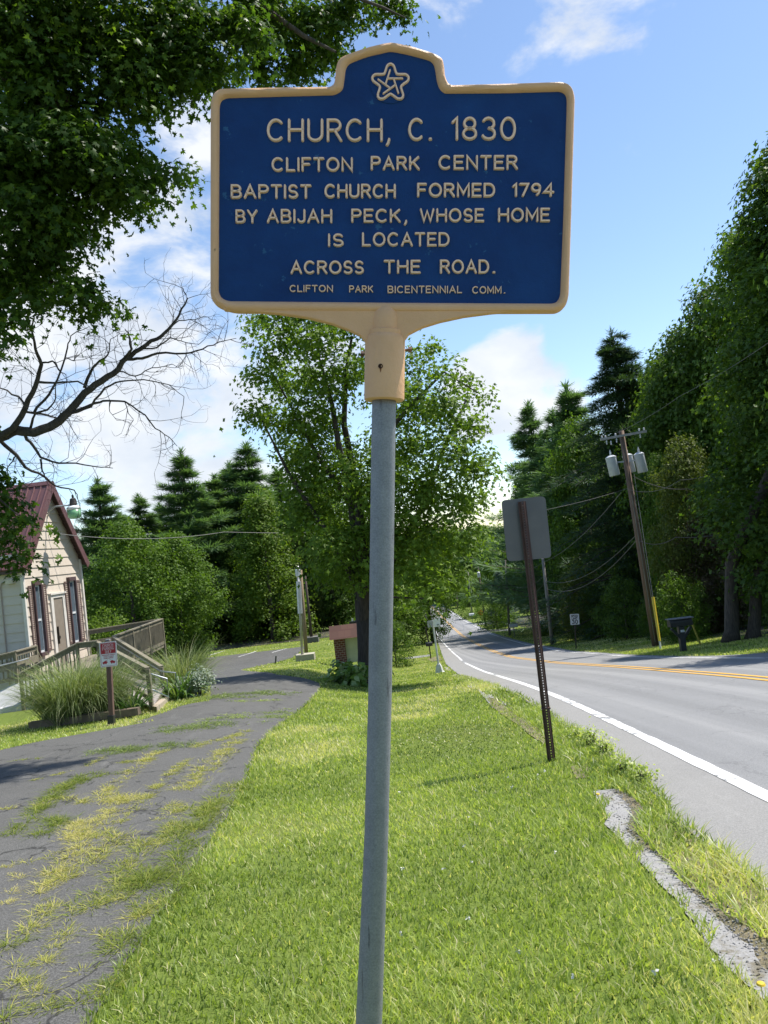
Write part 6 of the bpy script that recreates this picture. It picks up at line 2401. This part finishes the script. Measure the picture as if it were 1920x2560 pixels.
# left of the road
put(d1, 312, 56, 1318, 'round olive green maple right behind the church roof line', wk=.95)
put(d1, 430, 60, 1345, 'round bushy maple between church railing and dark woods', wk=.95)
put(d2, 645, 76, 1240, 'bright green pyramid shaped maple left of the light pole', wk=1.1)
put(pn, 452, 82, 1128, 'pine with the tall feathery top in the middle of the left treeline', wk=1.55)
put(pn2, 615, 88, 1112, 'broad hazy pine behind the bright pyramid maple', wk=1.75)
put(pn, 243, 76, 1200, 'small pine seen just right of the gable lamp', wk=1.6)
put(pn2, 345, 84, 1240, 'low ragged pine between the gable lamp pine and the tall pine', wk=1.7)
put(pn, 535, 86, 1190, 'short pine tucked between the two tallest left pines', wk=1.7)
put(pn2, 298, 90, 1285, 'low broad pine filling the skyline left of the ragged pine', wk=1.9)
put(pn2, 398, 92, 1262, 'low broad pine just left of the tall feathery pine', wk=1.9)
put(pn, 505, 90, 1222, 'pine just right of the tall feathery pine', wk=1.8)
put(pn2, 690, 92, 1175, 'pine right of the broad hazy pine, partly behind the middle maple', wk=1.6)
put(pn, 572, 92, 1160, 'pine at the left flank of the broad hazy pine', wk=1.6)
put(d4, 735, 82, 1335, 'dull olive tree right behind the grey light pole', wk=.9, mat=OLV)
put(d3, 800, 84, 1200, 'dark tree behind the middle maple, left of the marker pole')
put(d3, 560, 82, 1350, 'dark tree low behind the bright pyramid maple', wk=1.1)
put(d3, 470, 78, 1380, 'dark tree in the gap right of the bushy maple', wk=1.1)
put(d3, 950, 92, 1290, 'dark tree right behind the marker pole')
put(d4, 1050, 105, 1330, 'green tree behind the right side of the middle maple')
put(s2, 978, 60, 1556, 'dark evergreen shrub right of the brick sign behind the pole', wk=.8)
put(s2, 905, 66, 1540, 'dark shrub behind the brick sign roof', wk=1.2)
put(s1, 246, 38, 1535, 'small yellow green shrub at the back corner of the church', wk=.9, mat=LGT)
put(s2, 700, 82, 1560, 'dark undergrowth bush at the wood edge by the thin pole', wk=1.6)
put(s2, 560, 80, 1560, 'dark undergrowth bush left of the light pole', wk=1.6)
put(s2, 620, 82, 1520, 'tall dark undergrowth bush under the pyramid maple', wk=1.5)
for i, (px, d, tp) in enumerate([(-120, 80, 1330), (-20, 90, 1330), (90, 92, 1340), (190, 95, 1350), (290, 98, 1330), (390, 100, 1330), (500, 102, 1320), (610, 104, 1310), (720, 106, 1310), (830, 108, 1310), (930, 112, 1310), (660, 92, 1400), (780, 94, 1390), (870, 98, 1400), (420, 90, 1440), (330, 86, 1440), (160, 82, 1420)]):
    put((d3, d4, d3)[i % 3], px, d, tp, 'background tree in the wood behind the parking lot', group='trees of the wood behind the lot', wk=1.15)

# right of the road
big = deciduous('dark_tree', 'tall dark shaded maple with two trunks filling the right edge', 'tree', 71, 21, 14, DRK, .24, 'tri', 13, 46, .42, .38, .07, .60, 58)
HGT[big] = 24
bl = G(1850, 1602)
big.location = zz(Vector((bl.x + 5.9, bl.y + .8, 0)))
m = MB(); m.tube([(-6.2, -.6, -.3), (-6.1, -.6, .2), (-5.7, -.5, 3), (-3.2, -.2, 7), (-.8, 0, 11)], [.42, .30, .26, .22, .12], 10); m.tube([(-5.4, -.9, -.3), (-5.3, -.9, .2), (-4.8, -.8, 2.5), (-2.0, 0, 7)], [.40, .26, .22, .2], 10); m.build('trunk', BARK(), big, True, True)
put(d3, 2010, 46, 400, 'very tall dark tree behind the two trunk maple at the right edge', wk=.62)
put(d3, 1705, 56, 830, 'tall dark broadleaf tree right of the spruce', wk=0.85)
put(d3, 1770, 54, 730, 'tall dark tree stepping up between the green tree and the spruce side', wk=.75)
put(d4, 1655, 60, 900, 'tall mid green tree between the spruce and the right edge trees', wk=0.85)
put(d4, 1850, 50, 600, 'tall green tree leaning over the right edge maple', wk=0.75)
put(d3, 1590, 66, 960, 'dark tree directly behind the transformer pole', wk=0.8)
put(spc, 1527, 66, 828, 'tall dark pointed spruce above the transformer pole', wk=1.35)
put(pn2, 1320, 108, 1010, 'big dark pine at the left end of the right treeline', wk=1.25)
put(pn, 1415, 84, 965, 'pine with open top left of the spruce', wk=1.5)
put(pn2, 1380, 96, 1030, 'dark pine behind the mid green maple', wk=1.6)
put(d1, 1440, 78, 1062, 'mid green maple in front of the right pines', wk=.62, mat=MAP)
put(d4, 1440, 84, 1180, 'green tree low in front of the big dark pine', wk=0.65)
put(d4, 1640, 50, 1150, 'vine covered narrow tree right of the transformer pole', wk=.55, mat=MAP)
put(d1, 1700, 44, 1110, 'olive tinted tree behind the brownish bush', wk=.62, mat=OLV)
put(d1, 1745, 43, 1310, 'brownish red leaved small tree left of the two trunk maple', wk=1.0, mat=RST)
put(s1, 1440, 68, 1412, 'yellow green shrub left of the speed limit sign', wk=0.62)
put(s2, 1550, 57, 1452, 'broad dark green shrub right of the speed limit sign', wk=0.85)
put(s2, 1490, 66, 1470, 'dark shrub directly behind the speed limit sign', wk=0.8)
put(s2, 1640, 50, 1490, 'dark shrub behind the foot of the transformer pole', wk=1.0)
put(s2, 1700, 42, 1500, 'dark shrub behind the black mailbox', wk=1.2)
put(s2, 1800, 44, 1520, 'dark shrub behind the two trunks at right', wk=1.4)
put(s2, 1890, 42, 1500, 'dark shrub at the right edge of the far verge', wk=1.4)
put(s1, 1690, 40, 1440, 'feathery lighter green bough bush above the black mailbox', wk=.8, mat=MAP)
put(s2, 1370, 86, 1480, 'dark shrub behind the brown sign post', wk=0.8)
put(d3, 1385, 98, 1290, 'dark tree behind the traffic sign plate', wk=0.65)
put(d3, 1365, 125, 1330, 'dark tree right of the blue spruce', wk=0.7)
put(d4, 1365, 118, 1420, 'green tree behind the thin grey pole', wk=0.7)
put(d3, 1300, 150, 1185, 'dark tree closing the gap left of the big dark pine', wk=0.6)
put(bsp, 1245, 125, 1428, 'small blue spruce behind the dark roadside pole', wk=1.1)
put(s1, 1232, 118, 1482, 'round green bush right of the dark roadside pole', wk=1.1, mat=MAP)
put(s2, 1172, 165, 1490, 'round dark green bush behind the pale far pole', wk=1.1, mat=MAP)
put(d4, 1225, 175, 1372, 'green tree far down the road behind the blue spruce', wk=0.9)
put(d3, 1300, 165, 1370, 'dark tree far behind the blue spruce', wk=0.9)
for i, (px, d, tp) in enumerate([(1060, 265, 1345), (1100, 275, 1338), (1140, 255, 1345), (1175, 245, 1330), (1210, 260, 1322), (1250, 240, 1318), (1290, 230, 1310), (1120, 300, 1330), (1160, 310, 1326), (1200, 320, 1318), (1020, 290, 1340), (980, 280, 1350), (1340, 200, 1300), (1165, 225, 1430)]):
    put((d4, d1, d3)[i % 3], px, d, tp, 'hazy green tree on the far hill beyond the end of the road', group='trees on the far hill', wk=1.5)
for i, (px, d, tp) in enumerate([(1480, 96, 1100), (1560, 92, 1060), (1640, 84, 1020), (1720, 78, 980), (1800, 72, 900), (1880, 66, 780), (1975, 62, 640), (1440, 105, 1150)]):
    put((d3, d4)[i % 2], px, d, tp, 'background tree in the wood right of the road', group='trees of the wood right of the road', wk=.9)
for p_ in (d1, d2, d3, d4, s1, s2, pn, pn2, spc, bsp):
    assert p_ in used

# the tree just beyond the right edge whose shadow falls across the road
put(d1, 1700, 30, 700, 'maple just outside the right edge, its shadow lying across the road', wk=.6)
_o = [o for o in col.objects if o.get('label', '').startswith('maple just outside')][0]
_o.location = zz(Vector((15.2, 22.6, 0))); _o.scale = (.72, .72, 1.2)

# clover heads in the lawn and tall weeds on the verge
r = np.random.default_rng(90)
n = 24
x = r.uniform(-.4, 1.5, n); y = r.uniform(3.2, 8, n)
Pc = np.stack([x, y, H(x, y) + .055], 1)
me = leaves('clover', np.repeat(Pc, 6, 0), r.normal(size=(n * 6, 3)) + np.array([0, 0, .6]), .016, 'oval', r.random(n * 6), r)
tag(link_mesh('clover', me, M('clover_white', (.72, .70, .62))), 'scattered white clover heads in the front lawn', 'clover', kind='stuff')
for i, (px, py, hh, lab) in enumerate([(1478, 1868, .34, 'tallest leafy weed at the road edge right of the brown post'), (1445, 1850, .22, 'small leafy weed nearest the brown post at the road edge'), (1560, 1935, .22, 'leafy weed sprawling onto the shoulder near the path end'),
                                       (1610, 1958, .20, 'low weed at the shoulder edge nearer the camera'), (1510, 1890, .26, 'bushy weed beside the tallest weed at the road edge')]):
    bush('weed_plant', lab, 'weed', G(px, py), hh * .8, hh, GRASSM, 100 + i, .035, 'oval', 420, 10, .05, 7)
for px, py, lab in ((1497, 2006, 'yellow dandelion beside the far end of the old path'), (1908, 2505, 'yellow dandelion at the bottom right corner')):
    g = G(px, py)
    t = thing('dandelion', lab, 'flower', g)
    m = MB(); m.lathe([(.004, .06), (.018, .068), (.014, .075), (.004, .078)], g, 10); m.build('flower_head', M('dandelion_yellow', (.75, .50, .03)), t)
    m = MB(); m.tube([g + Vector((0, 0, -.01)), g + Vector((0, 0, .062))], .002, 5); m.build('stem', MAP, t)

# loose crumbs of asphalt along the old path
r = np.random.default_rng(95)
yy = r.uniform(2.6, y_p, 2600)
sd4 = r.random(2600)
x = np.where(sd4 < .7, gr(yy) + np.abs(r.normal(size=2600)) * .07 - .02, gl(yy) + r.random(2600) * (gr(yy) - gl(yy)))
Pc = np.stack([x, yy, H(x, yy) + .010], 1)
oct_ = np.array([(1, 0, 0), (0, 1, 0), (-1, 0, 0), (0, -1, 0), (0, 0, .8), (0, 0, -.5)])
of = np.array([(0, 1, 4), (1, 2, 4), (2, 3, 4), (3, 0, 4), (1, 0, 5), (2, 1, 5), (3, 2, 5), (0, 3, 5)])
sz = (.003 + .007 * r.random(2600) ** 3)[:, None, None]
V = Pc[:, None, :] + oct_[None] * sz * (1 + .5 * r.normal(size=(2600, 6, 3)))
F = (np.arange(2600)[:, None, None] * 6 + of[None]).reshape(-1, 3)
tag(link_mesh('gravel', np_mesh('gravel', V.reshape(-1, 3), [F]), PATHM), 'loose grey asphalt crumbs along the old path edge', 'gravel', kind='stuff')
